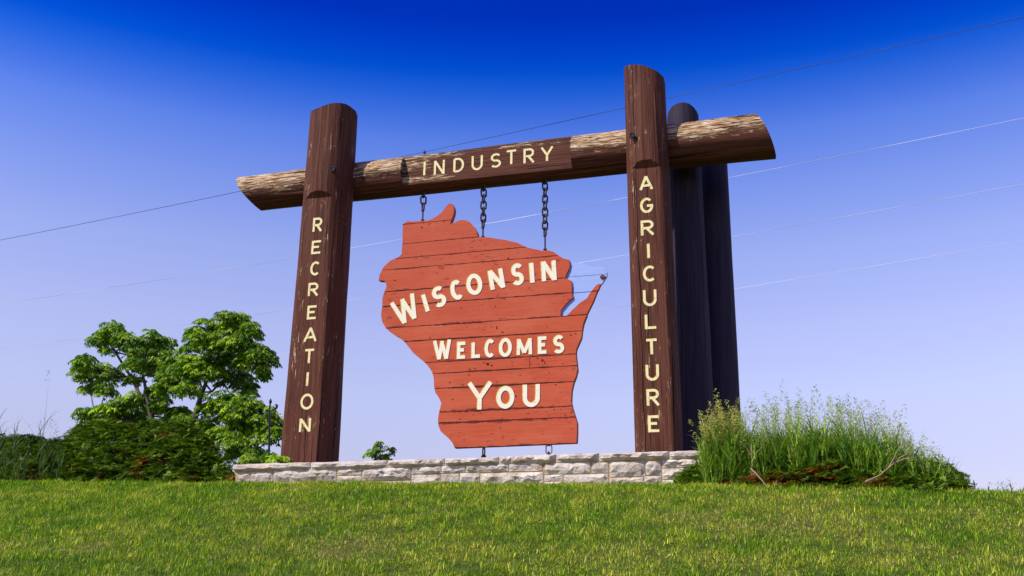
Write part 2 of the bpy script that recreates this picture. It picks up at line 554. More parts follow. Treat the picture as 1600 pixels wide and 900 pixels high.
# ------------------------------------------------------------------ logs of the frame
def log(name, stations, parent, mat, axis='z', seg=96, wear=None, jitter=0.010, seedv=0.0):
    """stations: list of dict(s, c=(a,b) centre, r, cut) ; for axis z: ring coords (u,w), s=z.
    for axis u: ring coords (z,w), s=u.  cut = w limit or None.  endplane: function (a,b)->s"""
    V, UVs, Wr = [], [], []
    for st in stations:
        for jn in range(seg + 1):
            a = 2 * math.pi * (jn % seg) / seg
            rr = st['r'] * (1 + 0.012 * noise.noise(Vector((math.cos(a) * 1.5 + seedv, math.sin(a) * 1.5, st['s'] * 0.6)))) + jitter * noise.noise(Vector((math.cos(a) * 9 + seedv, math.sin(a) * 9, st['s'] * 0.9))) + 0.0035 * noise.noise(Vector((math.cos(a) * 24 + seedv, math.sin(a) * 24, st['s'] * 0.5)))
            da, db = math.sin(a) * rr, math.cos(a) * rr
            if st.get('cut') is not None:
                db = min(db, st['cut'])
            s = st['s']
            if st.get('plane'): s = st['plane'](da, db)
            ca, cb = st['c']
            if axis == 'z': p = F(ca + da, s, cb + db)
            else: p = F(s, ca + da, cb + db)
            V.append(p); UVs.append((a * 0.32 + seedv, s)); Wr.append(wear(s, da, db, a) if wear else 0.0)
    n = seg + 1
    Fc = []
    for i in range(len(stations) - 1):
        for jn in range(seg):
            q = (i * n + jn, i * n + jn + 1, (i + 1) * n + jn + 1, (i + 1) * n + jn)
            Fc.append(q if axis == 'z' else q[::-1])
    me = bpy.data.meshes.new(name)
    c0 = tuple(range(seg)); c1 = tuple((len(stations) - 1) * n + jn for jn in range(seg))
    Fc.append(c0 if axis == 'u' else c0[::-1]); Fc.append(c1 if axis == 'z' else c1[::-1])
    me.from_pydata([tuple(v) for v in V], [], Fc)
    uv = me.uv_layers.new(name='UVMap')
    lv = np.empty(len(me.loops), dtype=np.int32); me.loops.foreach_get('vertex_index', lv)
    uv.data.foreach_set('uv', np.array(UVs, dtype=np.float32)[lv].ravel())
    at = me.attributes.new('wear', 'FLOAT', 'POINT'); at.data.foreach_set('value', np.array(Wr, dtype=np.float32))
    # weld the seam, keep face corners' UVs
    bm = bmesh.new(); bm.from_mesh(me)
    bmesh.ops.remove_doubles(bm, verts=bm.verts, dist=1e-5)
    bmesh.ops.recalc_face_normals(bm, faces=bm.faces)
    bm.to_mesh(me); bm.free()
    sharp(me, 28)
    return link(name, me, parent, [mat])


frame = empty('welcome_sign_frame', F(-2.1, 3.0, 0))
tag(frame, 'towering dark brown log gateway of two lettered posts and a crossbeam', 'sign frame')


def edges(pts, w=0.0, fac=0.93):
    """[(xl,xr,y)] silhouettes -> [(z, uc, r)]"""
    out = []
    for xl, xr, y in pts:
        a, za = uz(xl, y, w); b, zb = uz(xr, y, w)
        out.append(((za + zb) / 2, (a + b) / 2, (b - a) / 2 * fac))
    return out


def post_stations(prof, zbot, ztop, zcut, cut, plane, cw=0.0, flare=None):
    zs = [p[0] for p in prof]
    order = np.argsort(zs)
    zs = np.array(zs)[order]; us = np.array([p[1] for p in prof])[order]; rs = np.array([p[2] for p in prof])[order]
    ku = np.polyfit(zs, us, 1); kr = np.polyfit(zs, rs, 1)
    out = []
    N1 = 26
    mk = lambda z, c, pl=None: dict(s=z, c=(np.polyval(ku, z), cw), r=float(np.polyval(kr, z)), cut=c, plane=pl)
    for z in np.linspace(zbot, zcut, N1): out.append(mk(z, cut))
    if cut is not None:
        for k_ in (0.0, 0.5, 1.0):
            out.append(mk(zcut + 0.002 + 0.0001 * k_, None, (lambda a, b, zc=zcut, e=k_ * 0.0005: zc + 0.002 + e + max(0.0, b - cut) * 1.25)))
    for z in np.linspace(zcut + 0.22, ztop - 0.45, 12): out.append(mk(z, None))
    out.append(mk(ztop, None, plane))
    return out, ku, kr


prR = edges([(972.7, 1041, 124), (976.7, 1046.7, 240), (981.7, 1052.5, 351), (985, 1060, 490), (989, 1070, 700)])
prL = edges([(486.7, 556.7, 200), (473, 545.5, 350), (442, 527, 715)], 0.0, 0.95)
zR = uz(1007, 257, 0.3)[1]; zL = uz(513, 306, 0.3)[1]
print('posts', prR, prL, 'ledge z', zR, zL)
rl_ = lambda pr, z: float(np.polyval(np.polyfit([p[0] for p in pr], [p[2] for p in pr], 1), z))
CUTR = 0.76 * rl_(prR, zR)
CUTL = 0.82 * rl_(prL, zL)
print('cuts', CUTR, CUTL, rl_(prR, zR), rl_(prL, zL), rl_(prL, 2.9))


def wear_post(z, da, db, a):
    left = max(0.0, 1 - abs(((a + 0.75 + math.pi) % (2 * math.pi)) - math.pi) / 0.55)
    return 0.045 + 0.34 * left * (0.5 + 0.9 * noise.noise(Vector((0, 0, z * 1.3))))


GROUND_P = min(uz(485, 724, 0)[1], uz(1028, 706, 0)[1]) - 0.35
ztR = uz(990, 100, 0.1)[1]; ztL = uz(540, 160, 0.1)[1]
R0 = prR[0][2]
stR, kuR, krR = post_stations(prR, GROUND_P, ztR, zR, CUTR, None)
def top_fn(pts, c, r, w=0.12):
    pz = []
    for x, y in pts:
        b_ = 0.0
        for _ in range(4):
            a_, z_ = uz(x, y, b_)
            b_ = math.sqrt(max(0.0, r * r - (a_ - c) ** 2))
        pz.append((a_, z_))
    xs = [p[0] - c for p in pz]; zs = [p[1] for p in pz]
    return lambda a, b: float(np.interp(a, xs, zs)) + 0.25 * min(0.0, b)


stR[-1]['plane'] = top_fn([(972, 112), (974, 107), (979, 103), (988, 100.5), (1000, 101), (1012, 104), (1024, 109.5), (1033, 116), (1038, 121), (1041, 130)], stR[-1]['c'][0], R0)
postR = log('post', stR, frame, M_postr, 'z', wear=wear_post, seedv=3.1)
tag(postR, 'taller right post lettered AGRICULTURE')
R1 = prL[0][2]
stL, kuL, krL = post_stations(prL, GROUND_P, ztL, zL, CUTL, None)
stL[-1]['plane'] = top_fn([(485, 187), (489, 180), (494, 173.5), (503, 166), (512, 162), (524, 160), (538, 159.5), (547, 161.5), (553, 165.5), (556, 173)], stL[-1]['c'][0], R1)
postL = log('post', stL, frame, M_post, 'z', wear=wear_post, seedv=7.7)
tag(postL, 'shorter left post lettered RECREATION')

# rear posts
BW = -0.32                                   # beam axis
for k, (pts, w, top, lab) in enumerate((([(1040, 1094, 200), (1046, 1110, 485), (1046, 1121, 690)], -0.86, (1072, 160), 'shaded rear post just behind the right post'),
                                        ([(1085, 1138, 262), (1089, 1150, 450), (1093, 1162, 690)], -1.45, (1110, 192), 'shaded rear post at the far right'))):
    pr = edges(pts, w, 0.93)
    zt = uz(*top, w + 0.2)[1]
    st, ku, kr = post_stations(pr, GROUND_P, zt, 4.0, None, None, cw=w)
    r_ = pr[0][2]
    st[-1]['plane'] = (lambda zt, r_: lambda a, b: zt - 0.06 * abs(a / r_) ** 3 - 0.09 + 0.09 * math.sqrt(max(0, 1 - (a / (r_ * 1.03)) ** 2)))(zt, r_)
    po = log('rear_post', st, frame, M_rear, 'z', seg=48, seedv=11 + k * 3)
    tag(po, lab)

# beam
bt = [(400, 275.5, 330), (560, 254.5, 315), (700, 235, 298.5), (940, 206.5, 276), (1160, 183, 254)]
bp = []
for x, y0, y1 in bt:
    a, za = uz(x, y0, BW); b, zb = uz(x, y1, BW)
    elv = math.atan2((za + zb) / 2 - 1.6, 12)
    bp.append(((a + b) / 2, (za + zb) / 2, (za - zb) / 2 * math.cos(elv)))
print('beam', bp)
bu = np.array([p[0] for p in bp]); kz = np.polyfit(bu, [p[1] for p in bp], 1); kb = np.polyfit(bu, [p[2] for p in bp], 1)
uF0 = uz(629, 268, BW + .2)[0]; uF1 = uz(893, 240, BW + .2)[0]
uLt, _ = uz(379, 280, BW); uLb, _ = uz(404, 331, BW); uRt, _ = uz(1173, 183, BW); uRb, _ = uz(1213, 249, BW)
BC = 0.17
stB = []
mkb = lambda u, c=None, pl=None: dict(s=u, c=(float(np.polyval(kz, u)), BW), r=float(np.polyval(kb, u)), cut=c, plane=pl)
rl = mkb(uLt)['r']; rr_ = mkb(uRt)['r']
stB.append(mkb(uLt, None, lambda a, b: uLt + (uLb - uLt) * max(0, 0.5 - 0.5 * a / rl) ** 1.6 + 0.03 * b))
for u in np.linspace(uLb + 0.12, uF0 - 0.002, 12): stB.append(mkb(u))
for u in np.linspace(uF0, uF1, 14): stB.append(mkb(u, BC))
for u in np.linspace(uF1 + 0.002, uRt - 0.15, 16): stB.append(mkb(u))
stB.append(mkb(uRb, None, lambda a, b: uRt + (uRb - uRt) * max(0, 0.5 - 0.5 * a / rr_) ** 0.65))


def wear_beam(s, da, db, a):
    up = da / 0.26
    if uF0 <= s <= uF1:
        if up < -0.72: return -0.5
        e = max(0.0, 1 - (s - uF0) / 0.8)
        return -0.05 + e * 0.42 + (0.30 if up > 0.60 else 0) + (0.25 if up < -0.45 and s < uF0 + 0.8 else 0)
    if up < -0.6: return -0.4
    v = min(1.0, max(0.0, (up + 0.55) * 1.35))
    v *= 0.85 + 0.5 * noise.noise(Vector((s * 1.2, 4, 0)))
    if s < uF0 - 0.8: v = v * 1.05 + 0.14 + 0.2 * max(0, noise.noise(Vector((s * 2.5 + 3, 8, 0))))
    return -0.12 + v * 0.86


beam = log('beam', stB, frame, M_beam, 'u', wear=wear_beam, seedv=0.4)
tag(beam, 'peeling crossbeam lettered INDUSTRY')

# ------------------------------------------------------------------ lettering (stroke letters)
def arc(cx, cy, rx, ry, a0, a1, n=18):
    return [(cx + rx * math.cos(R(a0 + (a1 - a0) * i / n)), cy + ry * math.sin(R(a0 + (a1 - a0) * i / n))) for i in range(n + 1)]


GL = {
    'A': [[(0, 0), (.5, 1)], [(.5, 1), (1, 0)], [(.17, .3), (.83, .3)]],
    'C': [arc(.56, .5, .52, .5, 48, 312)],
    'D': [[(0, 0), (0, 1)], [(0, 1), (.35, 1)] + arc(.35, .5, .62, .5, 88, -88) + [(.35, 0), (0, 0)]],
    'E': [[(1, 1), (0, 1), (0, 0), (1, 0)], [(0, .52), (.8, .52)]],
    'G': [arc(.52, .5, .5, .5, 48, 350) + [(1.0, .47), (.55, .47)]],
    'I': [[(.5, 0), (.5, 1)]],
    'L': [[(0, 1), (0, 0), (1, 0)]],
    'M': [[(0, 0), (.04, 1)], [(.04, .98), (.5, .12)], [(.5, .12), (.96, .98)], [(.96, 1), (1, 0)]],
    'N': [[(0, 0), (0, 1)], [(0.02, .97), (.98, .03)], [(1, 0), (1, 1)]],
    'O': [arc(.5, .5, .5, .5, 90, 450, 30)],
    'R': [[(0, 0), (0, 1), (.5, 1)] + arc(.52, .75, .42, .25, 88, -88, 12) + [(.5, .5), (0.02, .5)], [(.42, .5), (1, 0)]],
    'S': [arc(.52, .74, .44, .26, 35, 262, 14) + arc(.5, .25, .46, .25, 82, -145, 14)],
    'T': [[(0, 1), (1, 1)], [(.5, 1), (.5, 0)]],
    'U': [[(0, 1), (0, .36)] + arc(.5, .36, .5, .36, 180, 360, 16) + [(1, 1)]],
    'W': [[(0, 1), (.27, 0)], [(.27, 0), (.52, .95)], [(.48, .95), (.75, 0)], [(.75, 0), (1, 1)]],
    'Y': [[(0, 1), (.5, .42)], [(.5, .42), (1, 1)], [(.5, .47), (.5, 0)]],
}


def ribbon(pts, width, closed=False):
    n = len(pts)
    out = []
    P2 = [Vector(p) for p in pts]
    for i in range(n):
        if closed: a, b = P2[(i - 1) % n], P2[(i + 1) % n]
        a = P2[i - 1] if (i > 0 or closed) else None
        b = P2[(i + 1) % n] if (i < n - 1 or closed) else None
        d0 = (P2[i] - a).normalized() if a is not None and (P2[i] - a).length > 1e-9 else None
        d1 = (b - P2[i]).normalized() if b is not None and (b - P2[i]).length > 1e-9 else None
        if d0 is None: d0 = d1
        if d1 is None: d1 = d0
        n0 = Vector((-d0.y, d0.x)); n1 = Vector((-d1.y, d1.x))
        m = (n0 + n1)
        if m.length < 0.3: m = n0
        m.normalize()
        s = 1 / max(0.38, m.dot(n0))
        out.append((P2[i] + m * width / 2 * s, P2[i] - m * width / 2 * s))
    return out


def letter(ch, parent, w0, quad, sw, mats, wob=0.0):
    """quad: (BL, BR, TL) in (u,z); sw stroke width in metres"""
    BL, BR, TL = [Vector(q) for q in quad]
    ex, ey = BR - BL, TL - BL
    lx, ly = ex.length, ey.length
    hx, hy = sw / 2 / lx, sw / 2 / ly
    if ch == 'I': hx = 0

    def mp(p): return BL + ex * (hx + p[0] * (1 - 2 * hx)) + ey * ((hy if ch not in 'WMNIAVY' else (hy * .35)) + p[1] * (1 - 2 * (hy if ch not in 'WMNIAVYUTR' else hy * .5)))
    V, Fc, mi = [], [], []

    def slab(pts, width, z0, z1, mat, closed):
        rb = ribbon(pts, width, closed)
        k = len(V); n = len(rb)
        for zz in (z0, z1):
            for a, b in rb:
                V.append(F(a.x, a.y, w0 + zz)); V.append(F(b.x, b.y, w0 + zz))
        m = 2 * n
        rg = range(n if closed else n - 1)
        for i in rg:
            j = (i + 1) % n
            Fc.append((k + m + 2 * i, k + m + 2 * i + 1, k + m + 2 * j + 1, k + m + 2 * j)); mi.append(mat)
            Fc.append((k + 2 * i, k + 2 * j, k + m + 2 * j, k + m + 2 * i)); mi.append(mat)
            Fc.append((k + 2 * i + 1, k + m + 2 * i + 1, k + m + 2 * j + 1, k + 2 * j + 1)); mi.append(mat)
        if not closed:
            for i in (0, n - 1):
                Fc.append((k + 2 * i, k + 2 * i + 1, k + m + 2 * i + 1, k + m + 2 * i)); mi.append(mat)
    off = Vector((-0.12 * sw, 0.10 * sw))  # yellow edge shifted up-left, painting in the shadowed side of carved strokes
    for si, st in enumerate(GL[ch]):
        pts = [mp(p) for p in st]
        closed = ch == 'O'
        if closed: pts = pts[:-1]
        slab([p + off for p in pts], sw * 1.18, -0.012, 0.0020 + si * 0.0005, 1, closed)
        slab(pts, sw, -0.010, 0.0042 + si * 0.0006, 0, closed)
    me = pyd('letter', V, Fc)
    bm = bmesh.new(); bm.from_mesh(me); bmesh.ops.recalc_face_normals(bm, faces=bm.faces); bm.to_mesh(me); bm.free()
    o = link('letter', me, parent, mats)
    me.polygons.foreach_set('material_index', mi)
    return o


def box_letter(ch, parent, w0, x0, x1, y0, y1, sw, mats):
    cx, cy = (x0 + x1) / 2, (y0 + y1) / 2
    uc, zc = uz(cx, cy, w0)
    uL_, _ = uz(x0, cy, w0); uR_, _ = uz(x1, cy, w0)
    _, zt = uz(cx, y0, w0); _, zb = uz(cx, y1, w0)
    hw = (uR_ - uL_) / 2; hh = (zt - zb) / 2
    if ch == 'I': hw = sw / 2
    letter(ch, parent, w0, ((uc - hw, zc - hh), (uc + hw, zc - hh), (uc - hw, zc + hh)), sw, mats)


LM = [M_cream2, M_yel]
for ch, x0, x1, y0, y1 in (('A', 999, 1020.5, 274.7, 297), ('G', 1000.3, 1020.5, 309.4, 333), ('R', 1001.7, 1022.5, 346, 369), ('I', 1011, 1016, 380, 404), ('C', 1004.4, 1024.7, 415.5, 440), ('U', 1005.3, 1026, 453, 478.3), ('L', 1008, 1027, 489.7, 514), ('T', 1008.5, 1028.5, 531.4, 555.5), ('U', 1009.4, 1029.7, 570, 595), ('R', 1010.8, 1031, 610, 635.5), ('E', 1013, 1031.7, 649.4, 675.3)):
    box_letter(ch, postR, CUTR, x0, x1, y0, y1, 0.029, LM)
for ch, x0, x1, y0, y1 in (('R', 489.3, 504, 342, 363), ('E', 487.3, 502.5, 376.2, 396.7), ('C', 484.9, 500, 409, 430.4), ('R', 482, 498, 443.6, 463.7), ('E', 480.5, 495.6, 477.8, 498.8), ('A', 475, 495.6, 511.5, 534), ('T', 475, 491.7, 547.2, 569.2), ('I', 478, 483.4, 581, 603.4), ('O', 470, 489.8, 615.6, 640), ('N', 468.2, 485.8, 653, 675.2)):
    box_letter(ch, postL, CUTL, x0, x1, y0, y1, 0.028, LM)
for ch, x0, x1, y0, y1 in (('I', 661, 666, 252, 274.4), ('N', 678.5, 695, 250, 273), ('D', 708.9, 725.5, 247, 269), ('U', 737.3, 754.4, 243.6, 266), ('S', 766.2, 783.5, 240, 262), ('T', 790.5, 808, 236, 258), ('R', 818.4, 835.5, 233.6, 256), ('Y', 845, 865, 229, 252)):
    box_letter(ch, beam, BW + BC, x0, x1, y0, y1, 0.027, LM)

# knots in the posts
for px, py, w_, par in ((987.5, 211, 0.29, postR), (520, 264, 0.30, postL)):
    uu, zz = uz(px, py, w_)
    ringV, ringF = tube([F(uu + .030 * math.cos(a), zz + .034 * math.sin(a), w_ - .004) for a in np.linspace(0, 2 * math.pi, 13)], 0.011, 6)
    link('knot', pyd('knot', *join([(ringV, ringF), tube([F(uu, zz, w_ - .05), F(uu, zz, w_ - 0.002)], .022, 8)]), smooth=50), par, [M_rear])

# ------------------------------------------------------------------ hanging board
SW0 = BW + 0.035                              # front plane of the red boards
TH = 0.060
outline = [(628.5, 380), (628.9, 350.5), (636.7, 345), (643, 345.8), (656.7, 345), (667.8, 344.2), (676.7, 341), (684.4, 336), (690, 331.5), (695.5, 323.8), (700, 318.6), (704.2, 317.2), (707.5, 319.5), (709.5, 324), (709.8, 329), (708.9, 334.4), (706.5, 341), (703.5, 349.3), (708.3, 348.6), (714.4, 345), (721, 343.3), (727.8, 343.7), (734.4, 347.2), (741, 354.4), (745.5, 362.2), (747.2, 370.4), (754.4, 370.3), (764.4, 370.9), (776.7, 373.0), (790, 374.9), (808, 379), (820.9, 385.4), (832, 388.6), (839.5, 389.8), (845.8, 391.7), (855, 390.7), (864.4, 393.2), (872.2, 398.7), (878.4, 402.6), (889.3, 405.9), (890.9, 412.7), (889.3, 420.4), (886.5, 426), (883.9, 431.3), (884.3, 435.0), (892.4, 438.3), (894, 446.9), (893.2, 457.8), (895.5, 464), (886.2, 473.3), (876.9, 484.2), (876.1, 493.6), (917.0, 491.4), (915, 496.8), (911.8, 505), (910, 514), (908.3, 527.8), (903.3, 538.9), (900.3, 546), (900, 553), (901.7, 568.9), (902.6, 577.8), (900, 588.5), (896.5, 597), (893.4, 610.3), (892.6, 627.5), (894.6, 637), (898, 647.8), (902, 660.3), (902, 677.5), (901, 692.3), (710.6, 700.2), (706.7, 691.6), (699.7, 683.8), (688.8, 674.4), (684.8, 665), (684, 655.6), (685.6, 644.7), (688, 635.3), (689.3, 629.8), (685.6, 621.3), (680, 613.4), (678, 604), (677.7, 592), (676.2, 584.7), (672.3, 576.8), (666.7, 569.5), (661, 564), (652, 557), (645, 550.7), (638, 541.5), (632, 534.2), (626, 529), (617, 524), (609.5, 518.8), (602.5, 512.2), (597, 502.9), (595.2, 492), (597, 479.5), (597.4, 465.5), (600.2, 456.2), (603.6, 448.4), (603, 442.2), (600.2, 439), (591.7, 438.3), (593.2, 428.2), (598.7, 417.3), (609.5, 407.2), (622, 401.8), (627.4, 397)]
penin = [(885.5, 492.9), (895, 483), (904.9, 473.8), (916.5, 466), (921, 459), (924.6, 453.5), (931, 445.8), (935, 443), (938.5, 443.6), (936, 450), (932.8, 456), (927.5, 470), (920.4, 484.3), (917, 491.3)]
joints = [((629, 350.6), (703.5, 344)), ((627, 381.4), (746.7, 370.3)), ((622, 404), (820.9, 386.2)), ((595.6, 422.3), (872, 399.4)), ((600.2, 456.2), (883.9, 434.4)), ((597, 479), (893.2, 457.3)), ((601.8, 513), (917.3, 491.7)), ((632, 533.3), (906.7, 517.3)), ((666.7, 566.7), (897.8, 553.3)), ((676.7, 584), (901, 571)), ((679.4, 607.2), (893.4, 596.3)), ((685.6, 644.4), (891.9, 634.5)), ((686.4, 661.4), (896.6, 651.4))]
q = lambda p: Vector(uz(p[0], p[1], SW0))
J = []
for a, b in joints:
    a, b = q(a), q(b)
    k = (b.y - a.y) / (b.x - a.x) * 0.6
    zc = (a.y + b.y) / 2; xc = (a.x + b.x) / 2
    J.append((k, zc - k * xc))
print('joint slopes', [round(j[0], 3) for j in J])
J = [(0, 99)] + J + [(0, -99)]


def clip(poly, k, c, above):
    out = []
    n = len(poly)
    f = lambda p: (p.y - (k * p.x + c)) * (1 if above else -1)
    for i in range(n):
        a, b = poly[i], poly[(i + 1) % n]
        fa, fb = f(a), f(b)
        if fa >= 0: out.append(a)
        if (fa >= 0) != (fb >= 0):
            t_ = fa / (fa - fb); out.append(a + (b - a) * t_)
    return out


def slab_poly(name, poly, w0, w1, parent, mat, bev=0.0035, lo=None, hi=None):
    """polygon in (u,z), front at w0, back at w1"""
    bm = bmesh.new()
    uvl = bm.loops.layers.uv.new('UVMap')
    pl = [p for i, p in enumerate(poly) if (p - poly[i - 1]).length > 0.002]
    fr = [bm.verts.new(F(p.x, p.y, w0)) for p in pl]
    bk = [bm.verts.new(F(p.x, p.y, w1)) for p in pl]
    n = len(pl)
    area = sum(pl[i - 1].x * pl[i].y - pl[i].x * pl[i - 1].y for i in range(n))
    ff = bm.faces.new(fr); bm.faces.new(bk[::-1])
    for i in range(n):
        bm.faces.new((fr[i], bk[i], bk[(i + 1) % n], fr[(i + 1) % n]))
    bmesh.ops.recalc_face_normals(bm, faces=bm.faces)
    if bev:
        bmesh.ops.bevel(bm, geom=[e for e in ff.edges], offset=bev, segments=2, affect='EDGES', clamp_overlap=True)
    for f in bm.faces:
        for l in f.loops:
            p = l.vert.co - O
            uu = p.dot(U); z = p.z
            a = lo[0] * uu + lo[1] if lo else 0; b = hi[0] * uu + hi[1] if hi else 1
            l[uvl].uv = (uu, (z - a) / max(1e-3, b - a))
    me = bpy.data.meshes.new(name); bm.to_mesh(me); bm.free()
    sharp(me, 30)
    return link(name, me, parent, [mat])


board = empty('hanging_sign_board', F(*uz(800, 696, SW0), SW0))
tag(board, 'red plank board cut to the outline of Wisconsin hanging on chains, reading WISCONSIN WELCOMES YOU', 'sign board')
body = [q(p) for p in outline]
pen = [q(p) for p in penin]
G = 0.0026
zmin = min(p.y for p in body); zmax = max(p.y for p in body)
for i in range(len(J) - 1):
    hi, lo = J[i], J[i + 1]
    for poly, nm in ((body, 'plank'), (pen, 'plank')):
        pl = clip(clip(poly, hi[0], hi[1] - G, False), lo[0], lo[1] + G, True)
        if len(pl) < 3 or abs(sum(pl[k - 1].x * pl[k].y - pl[k].x * pl[k - 1].y for k in range(len(pl)))) < 0.003: continue
        pieces = [pl]
        if i == 9 and poly is body:           # this board is made of two lengths
            xj = uz(827.8, 568, SW0)[0]
            sx = lambda P_, s: [Vector((b.y, b.x)) for b in clip([Vector((a.y, a.x)) for a in P_], 0, xj + (0.002 if s else -0.002), s)]
            pieces = [sx(pl, False), sx(pl, True)]
        for pp in pieces:
            dw = random.uniform(-0.002, 0.002)
            lo2 = lo if lo[1] > -90 else (0, zmin); hi2 = hi if hi[1] < 90 else (0, zmax)
            slab_poly(nm, pp, SW0 + dw, SW0 - TH, board, M_red, lo=lo2, hi=hi2)
# backing, drawn in a little from the outline
def inset(poly, d):
    n = len(poly); out = []
    s = 1 if sum(poly[i - 1].x * poly[i].y - poly[i].x * poly[i - 1].y for i in range(n)) > 0 else -1
    for i in range(n):
        a, b, c = poly[i - 1], poly[i], poly[(i + 1) % n]
        d0 = (b - a).normalized(); d1 = (c - b).normalized()
        m = Vector((-(d0.y + d1.y), d0.x + d1.x))
        if m.length < 1e-6: m = Vector((-d0.y, d0.x))
        out.append(b + m.normalized() * d * s)
    return out


slab_poly('backing_panel', inset(body, 0.003), SW0 - TH + 0.004, SW0 - TH - 0.026, board, M_back, bev=0)
bay = [(880, 402), (889, 405.8), (897, 409.6), (905, 411), (912, 411.8), (919, 415), (926, 417.4), (933, 416.4), (940, 417), (945.8, 420), (948.6, 425.7), (948.4, 431.5), (943.5, 439.6), (938.6, 446.1), (932.8, 455.8), (927.5, 469.8), (920.4, 484.1), (914.5, 494), (870, 497), (868, 480), (878, 440)]
bayq = [Vector(uz(p[0], p[1], SW0 - 0.026)) for p in bay]
bj = [(0, 99), None, None, (0, -99)]
for i_, (a, b) in enumerate((((899, 431.5), (938, 429.8)), ((895, 458.5), (932, 454.8)))):
    a = Vector(uz(*a, SW0 - 0.026)); b = Vector(uz(*b, SW0 - 0.026)); bj[i_ + 1] = (0.0, (a.y + b.y) / 2)
for i in range(3):
    g1 = 0.001 if i < 2 else 0.003
    pl = clip(clip(bayq, bj[i][0], bj[i][1] - 0.001 - 0.002 * (i == 2), False), bj[i + 1][0], bj[i + 1][1] + 0.001 + 0.002 * (i == 1), True)
    o_ = slab_poly('bay_plank', pl, SW0 - 0.026, SW0 - 0.062, board, M_blue)
    if i == 0: tag(o_, 'sky blue painted plank of the bay')
# small red island painted board piece
isl = [Vector(uz(941.6 + 4.3 * math.cos(a) + 0.8 * math.sin(2 * a), 431.7 + 2.8 * math.sin(a), SW0)) for a in np.linspace(0, 2 * math.pi, 14, endpoint=False)]
tag(slab_poly('island_piece', isl, SW0 - 0.002, SW0 - 0.024, board, M_red), 'tiny red island on the blue boards')

# ragged flaking along some joints, and old scars in the paint
def flat_poly(name, pts, wz_):
    Vf = [F(p[0], p[1], SW0 + wz_) for p in pts]
    me = pyd(name, Vf, [tuple(range(len(Vf)))])
    return link(name, me, board, [M_back])


for ji, xa, xb, hh in ((7, 668, 768, .013), (12, 700, 822, .012), (13, 702, 815, .014), (4, 610, 640, .006), (8, 690, 770, .006), (11, 725, 800, .006), (10, 684, 722, .007), (3, 690, 720, .006), (13, 690, 700, .006), (12, 830, 870, .006)):
    k_, c_ = J[ji]
    ua = uz(xa, 500, SW0)[0]; ub = uz(xb, 500, SW0)[0]
    up_, dn_ = [], []
    n_ = max(6, int((ub - ua) / 0.018))
    sd = random.uniform(0, 50)
    for i in range(n_ + 1):
        uu = ua + (ub - ua) * i / n_
        e = 1.5 * math.sin(math.pi * i / n_) ** 0.5
        up_.append((uu, k_ * uu + c_ + 0.002 + hh * e * max(0, 0.25 + 0.9 * noise.noise(Vector((uu * 22, sd, 0))) + random.uniform(-.2, .3))))
        dn_.append((uu, k_ * uu + c_ - 0.002 - hh * e * max(0, 0.25 + 0.9 * noise.noise(Vector((uu * 20, sd + 9, 0))) + random.uniform(-.2, .35))))
    flat_poly('flaked_joint', up_ + dn_[::-1], 0.0024)
for cx_, cy_, wx_, wy_ in ((776, 511.5, 1.3, 3.2), (785, 519, 2.0, 1.6), (617, 438, 2.6, .9), (659, 355.5, 2.2, 1.0), (794, 388.5, 1.4, 1.2), (794, 404, 1.4, 1.8), (762, 569, 2.2, 2.6), (756, 566, 1.6, 1.2), (768, 571, 2.4, 1.2), (734, 577, 2.4, .9), (742, 576, 1.6, .8), (733, 586, 3.0, .9), (847, 563, 2.0, 2.4), (851, 566, .9, 2.4), (841, 569, 1.2, 1.0), (892, 523, 1.6, 1.2), (899, 521, 1.4, 1.1), (858, 583, 1.1, 1.1), (703, 598, 1.3, 1.3), (723, 601, 1.4, 1.4), (776, 596, 1.8, .8), (707, 624, 1.4, 1.1), (803, 612, 2.0, 1.0), (806, 619, 1.3, 2.4), (775, 622, 1.6, 1.2), (844, 617, 1.0, 1.6), (740, 648, 1.4, .7), (719, 655, 2.2, .9), (825, 646, 1.1, 1.1), (868, 601, 1.6, .8), (866, 640, 1.8, .8), (876, 640, 1.2, 1.0), (900, 430, .8, .8), (855, 511, 1.0, 1.0), (653, 466, 1.1, 1.0), (774, 479, .8, 2.0), (721, 481, .9, .9), (672, 528, .9, 1.6), (788, 467, 3.2, .8), (650, 403, 1.2, .9), (840, 560, 2.6, .8), (784, 655, .8, 2.4), (782, 668, .8, 1.4)):
    n_ = 9
    pts_ = []
    for i in range(n_):
        a = 2 * math.pi * i / n_; r_ = random.uniform(.45, 1.15)
        pts_.append(uz(cx_ + wx_ * r_ * math.cos(a), cy_ - wy_ * r_ * math.sin(a), SW0))
    flat_poly('paint_chip', pts_[::-1], 0.0026)

